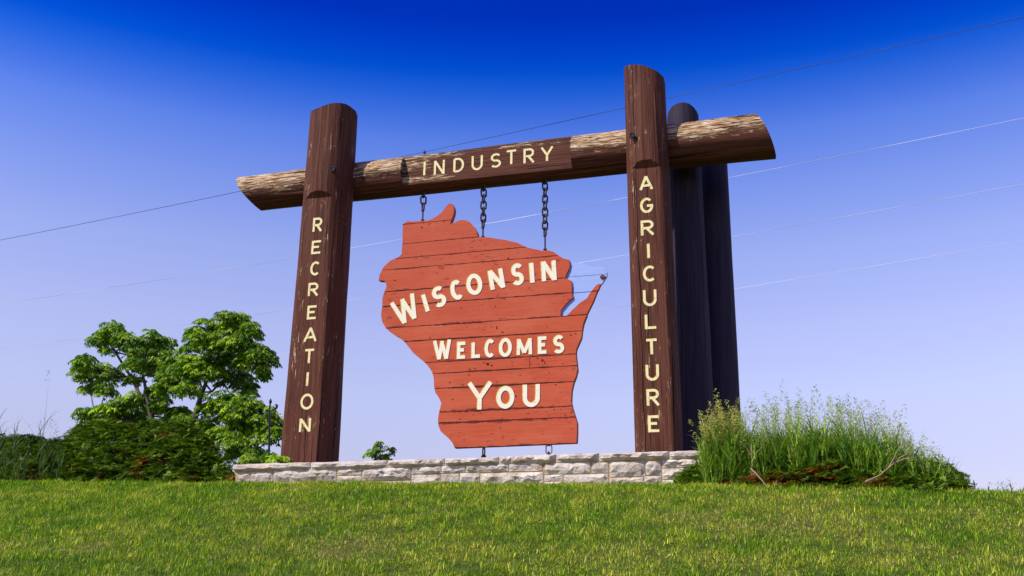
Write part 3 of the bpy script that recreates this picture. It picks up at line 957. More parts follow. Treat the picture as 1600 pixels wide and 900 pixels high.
BM = [M_cream, M_yel]
qq = lambda *ps: tuple(tuple(uz(x, y, SW0)) for x, y in ps)
for ch, BLp, BRp, TLp in (('W', (621.5, 511), (659.5, 494), (609, 473)), ('S', (680, 483.5), (700, 475.5), (672.5, 452.5)), ('C', (707.3, 471), (725.6, 466), (701.2, 441)), ('O', (731.2, 462.8), (755.6, 459), (727.5, 430.5)),
                          ('N', (767.5, 454.5), (790.3, 450), (762, 422)), ('S', (800, 447.5), (820, 444.5), (797.5, 413.8)), ('N', (847.3, 441), (870.3, 438.8), (845.6, 407.5)),
                          ('W', (677.6, 563.2), (706, 561), (677, 531.4))):
    letter(ch, board, SW0 + 0.002, qq(BLp, BRp, TLp), 0.055 if BLp[1] < 540 else 0.045, BM)
for (x0, y0), (x1, y1), s in (((660.9, 459.0), (669.3, 487.6), .054), ((830.3, 409.3), (832.5, 443), .056)):
    a = Vector(uz(x0, y0, SW0)); b = Vector(uz(x1, y1, SW0))
    r_ = Vector((-(a - b).y, (a - b).x)).normalized() * -s / 2
    letter('I', board, SW0 + 0.002, (tuple(b - r_), tuple(b + r_), tuple(a - r_)), s, BM)
for ch, x0, x1, y0, y1, s in (('E', 714.4, 729.5, 534.3, 560.6, .044), ('L', 737, 752.8, 532.6, 559.3, .044), ('C', 757, 773.4, 530.2, 558.6, .044), ('O', 779.8, 799.8, 528.5, 557.7, .045), ('M', 807.6, 831.6, 527.8, 555.2, .042), ('E', 840.8, 856.5, 526.0, 552.8, .044), ('S', 864, 882.2, 524, 552.4, .045), ('Y', 730, 769.6, 595.6, 641, .055), ('O', 776, 803.8, 603.6, 638.6, .055), ('U', 817.3, 843.6, 601, 636, .054)):
    box_letter(ch, board, SW0 + 0.002, x0, x1, y0, y1, s, BM)


# ------------------------------------------------------------------ chains
def link_mesh(L, wd, r):
    """oval link, long axis z"""
    pts = []
    n = 20
    for i in range(n):
        a = 2 * math.pi * i / n
        x = math.cos(a) * wd / 2; z = math.sin(a) * wd / 2 + (L - wd) / 2 * (1 if math.sin(a) >= 0 else -1)
        pts.append(Vector((x, 0, z)))
    V, Fc = [], []
    m = 8
    for i in range(n):
        t_ = (pts[(i + 1) % n] - pts[i - 1]).normalized()
        nn = Vector((0, 1, 0)); b = t_.cross(nn)
        for j_ in range(m):
            a = 2 * math.pi * j_ / m
            V.append(pts[i] + (nn * math.cos(a) + b * math.sin(a)) * r)
    for i in range(n):
        for j_ in range(m):
            Fc.append((i * m + j_, ((i + 1) % n) * m + j_, ((i + 1) % n) * m + (j_ + 1) % m, i * m + (j_ + 1) % m))
    return pyd('chain_link', V, Fc, 60)


lm_ = None


def chain(px, ytop, yrod, ybot, label, w):
    global lm_
    u, zt = uz(px, ytop, w); _, zr = uz(px, yrod, w); _, zb = uz(px, ybot, w)
    zt += 0.05
    root = empty('chain', F(u, zb, w))
    tag(root, label, 'chain', 'chains hanging the board from the crossbeam')
    step = 0.100
    n = max(2, round((zt - zr) / step))
    step = (zt - zr) / n; L = step * 1.30
    if lm_ is None:
        lm_ = link_mesh(0.128, 0.074, 0.0120); lm_.materials.append(M_chain)
    for i in range(n):
        o = bpy.data.objects.new('chain_link', lm_)
        COL.objects.link(o); o.parent = root
        o.matrix_parent_inverse = parent_world(root).inverted()
        o.location = F(u, zr + step * (i + 0.5), w)
        o.rotation_euler = (0, random.uniform(-.05, .05), -YAW + (R(40) if i % 2 else R(-50)) + random.uniform(-.15, .15))
    eb = join([tube([F(u, zb - 0.06, w), F(u, zr - 0.02, w)], 0.011, 8)])
    link('eye_bolt', pyd('eye_bolt', *eb, smooth=60), root, [M_chain])
    nut = tube([F(u, zb - 0.0, w), F(u, zb + 0.014, w)], 0.026, 6)
    link('nut', pyd('nut', *nut), root, [M_chain])
    hk = tube([F(u, zt - 0.03, w), F(u, zt + 0.07, w)], 0.016, 8)
    link('hanger', pyd('hanger', *hk, smooth=60), root, [M_chain])


CWp = SW0 - TH / 2
chain(662, 302, 329, 344.5, 'short left chain of few dark links under the crossbeam', CWp)
chain(756, 292, 355, 370.3, 'middle dark chain hanging between the two other chains', CWp)
chain(851.5, 281, 368, 390.5, 'longest dark chain, on the right side of the board', CWp)
# fixings under the board
for px, yt, yb, lab in ((756, 697.5, 714, 'dark twisted anchor hook under the middle of the board'), (857.5, 692.5, 711, 'open steel ring anchor under the right half of the board')):
    u, zt = uz(px, yt, CWp); _, zb = uz(px, yb, CWp)
    root = empty('anchor_chain', F(u, zb, CWp))
    tag(root, lab, 'anchor', 'anchors under the board')
    link('eye_bolt', pyd('eye_bolt', *tube([F(u, zt + 0.03, CWp), F(u, zt - 0.035, CWp)], [0.02, 0.014], 8), smooth=60), root, [M_chain])
    nn = 1
    step = 0.105
    k = 0
    z_ = zt - 0.075
    while z_ > zb - 0.25:
        lk = link_mesh(0.115, 0.075 if px > 800 else 0.055, 0.010)
        o = link('shackle', lk, root, [M_galv if px > 800 and k == 0 else M_chain])
        o.location = F(u, z_, CWp)
        o.matrix_parent_inverse = parent_world(root).inverted()
        o.rotation_euler = (0, 0, -YAW + (0 if px > 800 else R(80)) + k * R(90))
        z_ -= 0.092; k += 1
# bolt on top of the beam
u, zt = uz(663.5, 237, BW)
bo = join([tube([F(u, zt - 0.12, BW), F(u, zt + 0.015, BW)], 0.012, 8), tube([F(u, zt - 0.02, BW), F(u, zt, BW)], 0.022, 6)])
link('bolt', pyd('bolt', *bo), frame, [M_chain])
for px, py, w in ((988, 211, None),):
    pass

# ------------------------------------------------------------------ stone wall
wall = empty('stone_wall', F((U_L + U_R) / 2, float(ground_z(*F((U_L + U_R) / 2, 0, WW).xy)), WW - 0.2))
tag(wall, 'low pale rock-faced limestone retaining wall at the feet of the log posts', 'wall')


def stone(u0, u1, z0, z1, proud, name='stone', depth=0.16, origin=None, du=None, rough=0.025, nx=None, nz=None):
    """rock-faced block: bumpy front face. du,origin: direction for return walls"""
    W_, H_ = u1 - u0, z1 - z0
    nx = nx or max(4, min(14, int(W_ / 0.045))); nz = nz or max(3, min(5, int(H_ / 0.035)))
    sd = random.uniform(0, 100)
    V = []; Fc = []
    for j_ in range(nz + 1):
        for i in range(nx + 1):
            fx, fz = i / nx, j_ / nz
            e = min(fx * W_, (1 - fx) * W_, fz * H_, (1 - fz) * H_)
            edge = e < 1e-6
            d = proud * min(1.0, e / 0.022)
            x = u0 + fx * W_; z = z0 + fz * H_
            if not edge:
                d += rough * noise.noise(Vector((x * 9 + sd, z * 16, sd))) + rough * 0.7 * noise.noise(Vector((x * 24, z * 30 + sd, 0)))
                x += random.uniform(-.3, .3) * W_ / nx; z += random.uniform(-.3, .3) * H_ / nz
            else:
                if 0 < i < nx: z += random.uniform(-.004, .004)
                if 0 < j_ < nz: x += random.uniform(-.004, .004)
            V.append((x, z, d))
    idx = lambda i, j_: j_ * (nx + 1) + i
    for j_ in range(nz):
        for i in range(nx):
            a, b, c, d = idx(i, j_), idx(i + 1, j_), idx(i + 1, j_ + 1), idx(i, j_ + 1)
            if (i + j_) % 2: Fc += [(a, b, c), (a, c, d)]
            else: Fc += [(a, b, d), (b, c, d)]
    k = len(V)
    V += [(u0, z0, -depth), (u1, z0, -depth), (u1, z1, -depth), (u0, z1, -depth)]
    Fc.append((k, k + 3, k + 2, k + 1))
    Fc.append(tuple([idx(i, 0) for i in range(nx + 1)][::-1]) + (k, k + 1))
    Fc.append(tuple([idx(i, nz) for i in range(nx + 1)]) + (k + 2, k + 3))
    Fc.append(tuple([idx(0, j_) for j_ in range(nz + 1)]) + (k + 3, k))
    Fc.append(tuple([idx(nx, j_) for j_ in range(nz + 1)][::-1]) + (k + 1, k + 2))
    if origin is None:
        Vw = [F(x, z, WW + d) for x, z, d in V]
    else:
        nrm = Vector((du.y, -du.x, 0))
        Vw = [Vector((origin.x, origin.y, 0)) + du * x + Z * z + nrm * d for x, z, d in V]
    me = pyd(name, Vw, Fc)
    bm = bmesh.new(); bm.from_mesh(me); bmesh.ops.recalc_face_normals(bm, faces=bm.faces); bm.to_mesh(me); bm.free()
    return link(name, me, wall, [M_stone])


px_stones = [(372, 390, 739, 752), (391.5, 426, 737.5, 752.5), (427.5, 525, 734, 752), (527.5, 564.5, 731.8, 742), (527.5, 564.5, 743.8, 752), (566, 641.5, 731, 750),
             (392, 470, 753.8, 762), (472, 563, 753.5, 762), (565, 600, 753, 762), (601, 641, 751.8, 763),
             (643.5, 689, 729.2, 740), (690, 726, 728.2, 738.5), (643.5, 687.5, 742, 757), (689, 717, 740.5, 757), (718.5, 749, 739.2, 756), (727.5, 794, 726.2, 737.2), (795.5, 847, 723.8, 735.8),
             (750.5, 848, 738.8, 755.5), (643, 720, 758.5, 768), (721.5, 813, 757.5, 768), (814.5, 849, 756.8, 768), (851, 922, 723.5, 740.3), (851, 879.3, 742, 751), (851, 879.3, 752.5, 766), (881, 950.5, 741, 758), (925.5, 950.5, 722.6, 739),
             (881, 950, 759.5, 768), (953, 1007.5, 720.5, 744.5), (953, 1005, 746.2, 757), (1009, 1032.5, 720.5, 741.8), (1007, 1033.5, 744, 757), (953, 1033, 758.6, 768), (1035, 1087, 718, 729.8), (1088.5, 1118, 717.5, 729.5), (1035, 1092, 731.8, 748), (1094, 1130, 731, 747), (1035, 1071, 750, 759), (1072.5, 1128, 748.6, 760)]
zc_top = []
for x0, x1, y0, y1 in px_stones:
    xc, yc = (x0 + x1) / 2, (y0 + y1) / 2
    u0, _ = uz(x0, yc, WW); u1, _ = uz(x1, yc, WW)
    _, z1 = uz(xc, y0, WW); _, z0 = uz(xc, y1, WW)
    stone(u0, u1, z0, z1, random.uniform(0.012, 0.032))
# cap course
capx = [(365, 485), (486.5, 604.5), (606, 694), (695.5, 779), (780.5, 868), (869.5, 935), (936.5, 1045), (1046.5, 1130)]
ctop = np.mean([uz(x, y, WW)[1] for x, y in ((400, 725.5), (600, 719.3), (740, 714), (900, 709), (1100, 703))])
cbot = np.mean([uz(x, y, WW)[1] for x, y in ((400, 735.5), (600, 730.5), (740, 726.4), (900, 720.5), (1100, 715))])
print('cap', ctop, cbot)
for x0, x1 in capx:
    u0, _ = uz(x0, 720, WW); u1, _ = uz(x1, 720, WW)
    stone(u0, u1, cbot + random.uniform(-.004, .002), ctop + random.uniform(-.008, .008), 0.045 + random.uniform(-.008, .01), 'cap_stone', depth=0.34, rough=0.034)
u_end = uz(1130.5, 720, WW)[0]
while u_end < U_R:                            # wall goes on behind the tall grass
    l_ = random.uniform(0.5, 0.8)
    stone(u_end, u_end + l_ - 0.01, cbot, ctop, 0.045, 'cap_stone', depth=0.34, nx=6, nz=3)
    z1 = cbot - 0.014
    while z1 > cbot - 0.5:
        h = random.choice((0.09, 0.13))
        stone(u_end, u_end + l_ - 0.012, z1 - h, z1, 0.02, nx=5, nz=3); z1 -= h + 0.012
    u_end += l_
U_E = u_end
# left and right returns running back from the front
for uu, sgn in ((U_L, -1), (U_E - 0.012, 1)):
    org = F(uu, 0, WW)
    du = (-N) if sgn > 0 else N
    x = 0.0
    if sgn < 0: org = F(uu + 0.03, 0, WW - 3.4)
    while x < 3.2:
        l_ = min(random.uniform(0.35, 0.62), 3.385 - x)
        if l_ < 0.2: break
        a0, a1 = (x + 0.005, x + l_ - 0.005)
        stone(a0, a1, cbot, ctop, 0.02, 'cap_stone', depth=0.25, origin=org, du=du, nx=5, nz=3)
        z1 = cbot - 0.014
        while z1 > cbot - 0.4:
            h = random.choice((0.10, 0.14)); stone(a0, a1, z1 - h, z1, 0.006, origin=org, du=du, nx=5, nz=3); z1 -= h + 0.012
        x += l_


def boxv(u0, u1, z0, z1, w0, w1):
    V = [F(u, z, w) for u in (u0, u1) for z in (z0, z1) for w in (w0, w1)]
    return V, [(0, 1, 3, 2), (4, 6, 7, 5), (0, 4, 5, 1), (2, 3, 7, 6), (0, 2, 6, 4), (1, 5, 7, 3)]


mw = join([boxv(U_L + 0.02, U_E - 0.02, cbot - 0.7, ctop - 0.02, WW - 0.10, WW - 0.006), boxv(U_L + 0.01, U_L + 0.2, cbot - 0.7, ctop - 0.02, WW - 3.4, WW - 0.11), boxv(U_E - 0.2, U_E - 0.01, cbot - 0.7, ctop - 0.02, WW - 3.4, WW - 0.11)])
link('mortar', pyd('mortar', *mw), wall, [M_mortar])
sb = boxv(U_L + 0.21, U_E - 0.21, cbot - 0.6, cbot + 0.03, WW - 3.38, WW - 0.12)
tag(link('planter_soil', pyd('planter_soil', *sb), None, [M_soil]), kind='structure')
# small weed stalk on the cap
u, z_ = uz(1020.5, 702.5, WW)
tag(link('twig', pyd('twig', *tube([F(u, ctop - .02, WW - .02), F(u + .004, ctop + .05, WW - .02), F(u + .012, ctop + .075, WW - .02)], [.006, .008, .003], 6)), None, [M_iron]), 'tiny dark stub poking above the wall cap beside the right post', 'twig')


# ------------------------------------------------------------------ foliage builders
def rot_between(d):
    d = np.asarray(d, float); d /= np.linalg.norm(d)
    a = np.array([0, 0, 1.0]) if abs(d[2]) < 0.9 else np.array([1.0, 0, 0])
    x = np.cross(a, d); x /= np.linalg.norm(x)
    return d, x, np.cross(d, x)


class Leaves:
    """diamond leaves folded along the midrib"""
    def __init__(s): s.b, s.d, s.x, s.L, s.W, s.c = [], [], [], [], [], []

    def add(s, base, d, side, L, Wd, c):
        s.b.append(base); s.d.append(d); s.x.append(side); s.L.append(L); s.W.append(Wd); s.c.append(c)

    def mesh(s, name):
        b = np.array(s.b); d = np.array(s.d); d /= np.linalg.norm(d, axis=1)[:, None]
        x = np.array(s.x); x -= d * (x * d).sum(1)[:, None]; x /= np.linalg.norm(x, axis=1)[:, None] + 1e-9
        n = np.cross(d, x)
        L = np.array(s.L)[:, None]; Wd = np.array(s.W)[:, None]
        v0 = b; v1 = b + d * L * 0.45 + x * Wd / 2 + n * Wd * 0.12; v2 = b + d * L - n * L * 0.10; v3 = b + d * L * 0.45 - x * Wd / 2 + n * Wd * 0.12
        V = np.stack([v0, v1, v2, v3], 1).reshape(-1, 3)
        k = np.arange(len(b))[:, None] * 4
        T = np.concatenate([k + np.array([[0, 1, 2]]), k + np.array([[0, 2, 3]])])
        return np_mesh(name, V, T, np.repeat(np.array(s.c), 4, 0))


def rosette(LV, c, out, nleaf, L, lw, nlf, cols):
    """spray of compound leaves round a twig end"""
    for k in range(nleaf):
        a = 2 * math.pi * (k + random.random() * 0.6) / nleaf
        d = np.array([math.cos(a), math.sin(a), 0.25 + random.uniform(-.2, .25)]) * 0.9 + out * 0.8
        d /= np.linalg.norm(d)
        col = cols * random.uniform(0.7, 1.3)
        p = np.array(c, float)
        l_ = L * random.uniform(0.7, 1.15)
        for i in range(nlf):
            t_ = (i + 1) / nlf
            dd = d + np.array([0, 0, -1.25 * t_ ** 1.2])
            dd /= np.linalg.norm(dd)
            p = p + dd * l_ / nlf
            sd = np.cross(dd, [0, 0, 1.0]); sd /= np.linalg.norm(sd) + 1e-9
            if i == nlf - 1:
                LV.add(p, dd + np.array([0, 0, -.3]), sd, lw * 2.3, lw, col)
            for s_ in (-1, 1):
                ld = sd * s_ * 0.75 + dd * 0.45 + np.array([random.uniform(-.2,.2), random.uniform(-.2,.2), -0.75 + random.uniform(-.4, .3)])
                ld /= np.linalg.norm(ld)
                LV.add(p, ld, dd + np.array([random.uniform(-.5,.5), random.uniform(-.5,.5), random.uniform(-.5,.5)]), lw * random.uniform(2.2, 3.1), lw * random.uniform(.7, 1.0), col * random.uniform(0.65, 1.3))


def tree(label, clumps, stems, w, name='tree', wz=0.5, cat='tree', lw=0.032, L=0.25, dens=1.3, thick=0.35):
    base = P(*stems[0][0][:2], w)
    root = empty(name, base)
    tag(root, label, cat)
    LV = Leaves()
    limbs = []
    px_m = FPX / ((base - EYE).dot(FW))
    tips = []
    for (px, py, r) in clumps:
        ww = w + random.uniform(-wz, wz)
        rr = r / px_m * 1.06
        c = P(px, py, ww)
        tips.append((c, rr))
        n = int(dens * (6 + 300 * rr * rr))
        for k in range(n):
            v = np.array([random.gauss(0, 1), random.gauss(0, 1), random.gauss(0.25, 0.8)])
            v /= np.linalg.norm(v)
            rad = rr * random.uniform(0.15, 0.95)
            pos = np.array(c) + v * rad * np.array([1, 1.15, 0.95])
            g = random.random() ** 1.4
            col = np.array([0.075, 0.19, 0.006]) * (1 - g) + np.array([0.36, 0.52, 0.024]) * g
            rosette(LV, pos, v * np.array([1, 1, .7]) + np.array([0, 0, .3]), 4, L * 0.62 * random.uniform(.7, 1.1), lw, 4, col)
    crown = link('crown', LV.mesh('crown'), root, [M_leaf])
    parts = []
    nodes = []
    for st in stems:
        pts = [P(x, y, w + dw) for x, y, r_, dw in st]
        rs = [r_ for *_, r_ , dw in st] if False else [r_ for x, y, r_, dw in st]
        parts.append(tube(pts, rs, 8))
        nodes += [(p, r_) for p, r_ in zip(pts, rs)]
    for c, rr in tips:
        below = [nd for nd in nodes if nd[0].z < c.z + 0.15] or nodes
        nd = min(below, key=lambda nd: (nd[0] - c).length + 0.3 * abs(nd[0].z - c.z))
        m = nd[0].lerp(c, 0.5) + Vector((0, 0, -0.04))
        parts.append(tube([nd[0], m, c], [min(nd[1], 0.016), 0.011, 0.004], 6))
        for k in range(3):
            e = c + Vector((random.uniform(-1, 1), random.uniform(-1, 1), random.uniform(-.3, .8))) * rr * 0.7
            parts.append(tube([m.lerp(c, .6), e], [0.006, 0.002], 4))
    link('trunk', pyd('trunk', *join(parts), smooth=60), root, [M_bark])
    print(name, 'leaves', len(LV.b))
    return root


Z4 = lambda x, y, r: (90 + x / 3, 470 + y / 3, r / 3)
clA = [Z4(*c) for c in ((262, 140, 50), (200, 175, 42), (330, 175, 52), (255, 200, 48), (120, 285, 42), (105, 330, 34), (180, 325, 58), (150, 395, 44), (230, 420, 34), (250, 350, 40), (430, 175, 44), (498, 195, 46), (480, 245, 46), (400, 250, 52), (360, 290, 46), (450, 300, 54), (530, 290, 46), (510, 340, 46), (350, 370, 34), (120, 530, 30), (165, 535, 42), (230, 515, 48), (300, 490, 58), (290, 540, 50), (380, 465, 56), (400, 530, 56), (470, 430, 50), (480, 500, 50), (560, 530, 48), (590, 570, 44), (340, 580, 44), (440, 590, 44), (200, 580, 30))]
tree('left leafy green tree with a wide ragged crown behind the junipers', clA, [[(245, 740, .07, 0), (243, 690, .06, 0), (236, 650, .045, .1), (228, 610, .03, .1), (222, 580, .02, 0)], [(236, 650, .035, .1), (205, 590, .025, 0), (180, 550, .018, 0), (170, 535, .012, 0)], [(240, 670, .03, 0), (190, 655, .018, 0), (150, 650, .01, 0)]], -2.6)
clB = [Z4(*c) for c in ((795, 78, 34), (760, 115, 40), (870, 95, 40), (905, 130, 34), (690, 120, 40), (830, 125, 48), (640, 150, 36), (690, 185, 50), (625, 225, 44), (760, 190, 55), (850, 190, 55), (900, 220, 44), (960, 255, 44), (985, 270, 34), (890, 280, 48), (820, 275, 56), (740, 270, 50), (670, 290, 50), (600, 300, 50), (570, 360, 50), (520, 400, 44), (640, 350, 50), (720, 340, 48), (620, 410, 44), (770, 350, 40), (860, 370, 46), (905, 410, 36), (950, 320, 36), (750, 480, 40), (800, 455, 46), (850, 500, 52), (910, 490, 48), (700, 505, 30), (970, 530, 50), (1010, 570, 40), (1025, 620, 28), (930, 580, 56), (850, 590, 54), (790, 560, 44), (970, 620, 40), (840, 650, 40), (880, 690, 44), (820, 720, 36), (900, 730, 40), (950, 720, 38), (760, 610, 34), (690, 580, 36), (720, 640, 40), (560, 570, 36), (600, 520, 34))]
tree('right leafy green tree reaching the left post', clB, [[(285, 745, .08, 0), (296, 690, .065, 0), (305, 650, .055, 0), (313, 622, .042, 0), (321, 600, .03, 0), (331, 575, .022, 0), (345, 550, .016, 0), (350, 520, .012, 0)], [(313, 622, .03, 0), (303, 600, .022, 0), (290, 580, .016, 0), (285, 560, .01, 0)], [(305, 655, .035, 0), (330, 665, .025, 0), (345, 675, .022, 0), (370, 655, .014, 0), (395, 640, .01, 0)], [(325, 740, .035, 0), (340, 700, .028, 0), (350, 670, .02, 0), (372, 690, .014, 0), (395, 705, .01, 0)], [(321, 600, .02, 0), (331, 612, .02, 0), (352, 590, .015, 0), (380, 570, .01, 0)]], -2.2)
tree('small leafy sapling peeking over the wall left of the hanging board', [(594, 693, 9), (580, 703, 8), (606, 702, 9), (594, 706, 11), (585, 712, 9), (609, 714, 7), (600, 714, 9)], [[(594, 735, .012, 0), (594, 715, .009, 0), (594, 700, .005, 0)]], -1.2, name='sapling', wz=0.08, cat='sapling', lw=0.026, L=0.15, dens=0.30)
tree('little broad leaved seedling sprouting at the foot of the left post', [(432, 715, 6), (424, 712, 6), (440, 716, 5)], [[(431, 730, .010, 0), (431, 718, .006, 0)]], 0.35, name='seedling', wz=0.05, cat='seedling', lw=0.05, L=0.13, dens=0.22)


# junipers ---------------------------------------------------------
def juniper(name, label, top, ybase, w, n, depth=0.9, brown=(), tone=1.0):
    """top: [(px,py)] skyline of the shrub; w: plane of its front foot"""
    ybase += 9
    xs = [p[0] for p in top]
    x0, x1 = xs[0], xs[-1]
    root = empty(name, P((x0 + x1) / 2, ybase, w))
    tag(root, label, 'shrub')
    LV = Leaves(); parts = []
    for i in range(n):
        px = random.uniform(x0, x1)
        ty = np.interp(px, xs, [p[1] for p in top])
        f = random.random() ** 0.75
        dw = -f * depth
        inner = random.random() < 0.35
        # surface: front foot rises back to the skyline
        h = math.sin(min(1, 0.10 + f * 0.98) * math.pi / 2)
        if inner: h *= random.random()
        py = ybase + (ty - ybase) * h
        py += random.uniform(-2, 9)
        lump = noise.noise(Vector((px * 0.045, py * 0.09, w))) + 0.6 * noise.noise(Vector((px * 0.12, py * 0.22, w + 5)))
        py += 5 * lump * h - (random.random() ** 2 * 11 if f > 0.75 and not inner else 0)
        c = P(px, min(py, ybase - 1), w + dw + 0.22 * lump)
        br = 0
        for bx, by, brad in brown:
            if (px - bx) ** 2 + (py - by) ** 2 * 1.4 < (brad * random.uniform(.5, 1.3)) ** 2: br = 1 if random.random() < 0.5 else 0
        az = random.uniform(0, 2 * math.pi)
        d = Vector((math.cos(az), math.sin(az), random.uniform(0.0, 0.7))) + N * 0.6
        if px < x0 + 0.15 * (x1 - x0): d -= U * 0.7
        if px > x1 - 0.15 * (x1 - x0): d += U * 0.7
        d.normalize()
        L = random.uniform(0.14, 0.30)
        g = random.random() ** 1.6
        c0 = np.array([0.038, 0.095, 0.008]) * tone; c1 = np.array([0.24, 0.35, 0.022]) * tone
        col = c0 + (c1 - c0) * g
        if br: col = np.array([0.36, 0.115, 0.03]) * random.uniform(0.4, 1.2)
        c = c - d * L * 0.6
        nb = 14
        side = d.cross(Z).normalized(); nr = side.cross(d)
        side = (side * math.cos(0.5) + nr * random.uniform(-.6, .6)).normalized()
        for k in range(nb):
            t_ = (k + 1) / nb
            p = c + d * L * t_ - Z * 0.06 * t_ * t_ + side * 0.004
            for s_ in (-1, 1):
                dd = d * 0.8 + side * s_ * 0.75 + nr * random.uniform(-.35, .35)
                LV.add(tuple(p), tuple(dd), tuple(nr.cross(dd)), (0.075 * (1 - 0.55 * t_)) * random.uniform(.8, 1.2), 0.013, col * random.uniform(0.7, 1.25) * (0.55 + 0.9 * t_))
        LV.add(tuple(p), tuple(d), tuple(side), 0.045, 0.02, col * 1.3)
        if i % 12 == 0:
            q0 = P(px, ybase + 4, w - depth * 0.5)
            q0 = q0 - Z * 0.05; parts.append(tube([q0, q0.lerp(c, .5), c], [.012, .008, .003], 5))
    link('foliage', LV.mesh('foliage'), root, [M_juni])
    link('stem', pyd('stem', *join(parts), smooth=60), root, [M_bark])
    return root


juniper('juniper_shrub', 'broad dark green juniper mound left of the wall with a few rusty tips', [(80, 730), (98, 695), (118, 674), (140, 668), (175, 664), (205, 667), (235, 668), (262, 664), (290, 668), (318, 686), (336, 704), (346, 724), (362, 740)], 756, 0.95, 4600, 1.3, [(185, 708, 9), (224, 720, 11), (258, 722, 7), (360, 746, 9), (215, 735, 8), (150, 748, 8), (260, 680, 9), (300, 740, 7), (120, 730, 7)])
juniper('juniper_shrub', 'low dark juniper at the left edge of the picture under tall weeds', [(-60, 690), (0, 688), (30, 684), (60, 690), (95, 694), (118, 700), (135, 730)], 757, 1.05, 2200, 1.1, [(85, 718, 6), (50, 744, 10), (65, 735, 8), (148, 748, 7)], 0.85)
juniper('juniper_shrub', 'low spreading juniper with rusty dead patches under the tall grass', [(1108, 752), (1130, 738), (1160, 728), (1200, 722), (1250, 712), (1290, 705), (1320, 712), (1350, 722), (1400, 728), (1450, 728), (1485, 738), (1504, 752)], 771, 1.85, 3400, 0.9, [(1180, 748, 16), (1208, 750, 20), (1160, 756, 14), (1275, 742, 24), (1300, 736, 16), (1245, 752, 14), (1380, 752, 14), (1350, 750, 10), (1130, 752, 7), (1325, 720, 8)])
juniper('juniper_shrub', 'small juniper tuft against the right end of the wall', [(1060, 748), (1075, 738), (1095, 734), (1115, 736), (1135, 745)], 761, 1.45, 420, 0.35, [], 1.25)


# tall grasses -------------------------------------------------------
def strands(V_, F_, C_, base, az, lean, length, width, col, nseg=5, droop=1.2, side=None):
    """one arching blade as a ribbon"""
    k = len(V_)
    p = Vector(base); a = lean
    h = Vector((math.cos(az), math.sin(az), 0))
    s_ = Vector((-math.sin(az), math.cos(az), 0))
    tw = random.uniform(-0.9, 0.9)
    s_ = (s_ * math.cos(tw) + h * math.sin(tw))
    for i in range(nseg + 1):
        t_ = i / nseg
        wd = width * (1 - t_ ** 2.0) * 0.5
        if i == nseg:
            V_.append(tuple(p)); C_.append(col)
        else:
            V_.append(tuple(p - s_ * wd)); V_.append(tuple(p + s_ * wd)); C_.append(col); C_.append(col)
        d = h * math.sin(a) + Z * math.cos(a)
        p = p + d * length / nseg
        a += droop / nseg * (0.4 + 1.2 * t_)
    for i in range(nseg - 1):
        a0 = k + 2 * i
        F_.append((a0, a0 + 1, a0 + 3, a0 + 2))
    a0 = k + 2 * (nseg - 1)
    F_.append((a0, a0 + 1, a0 + 2))


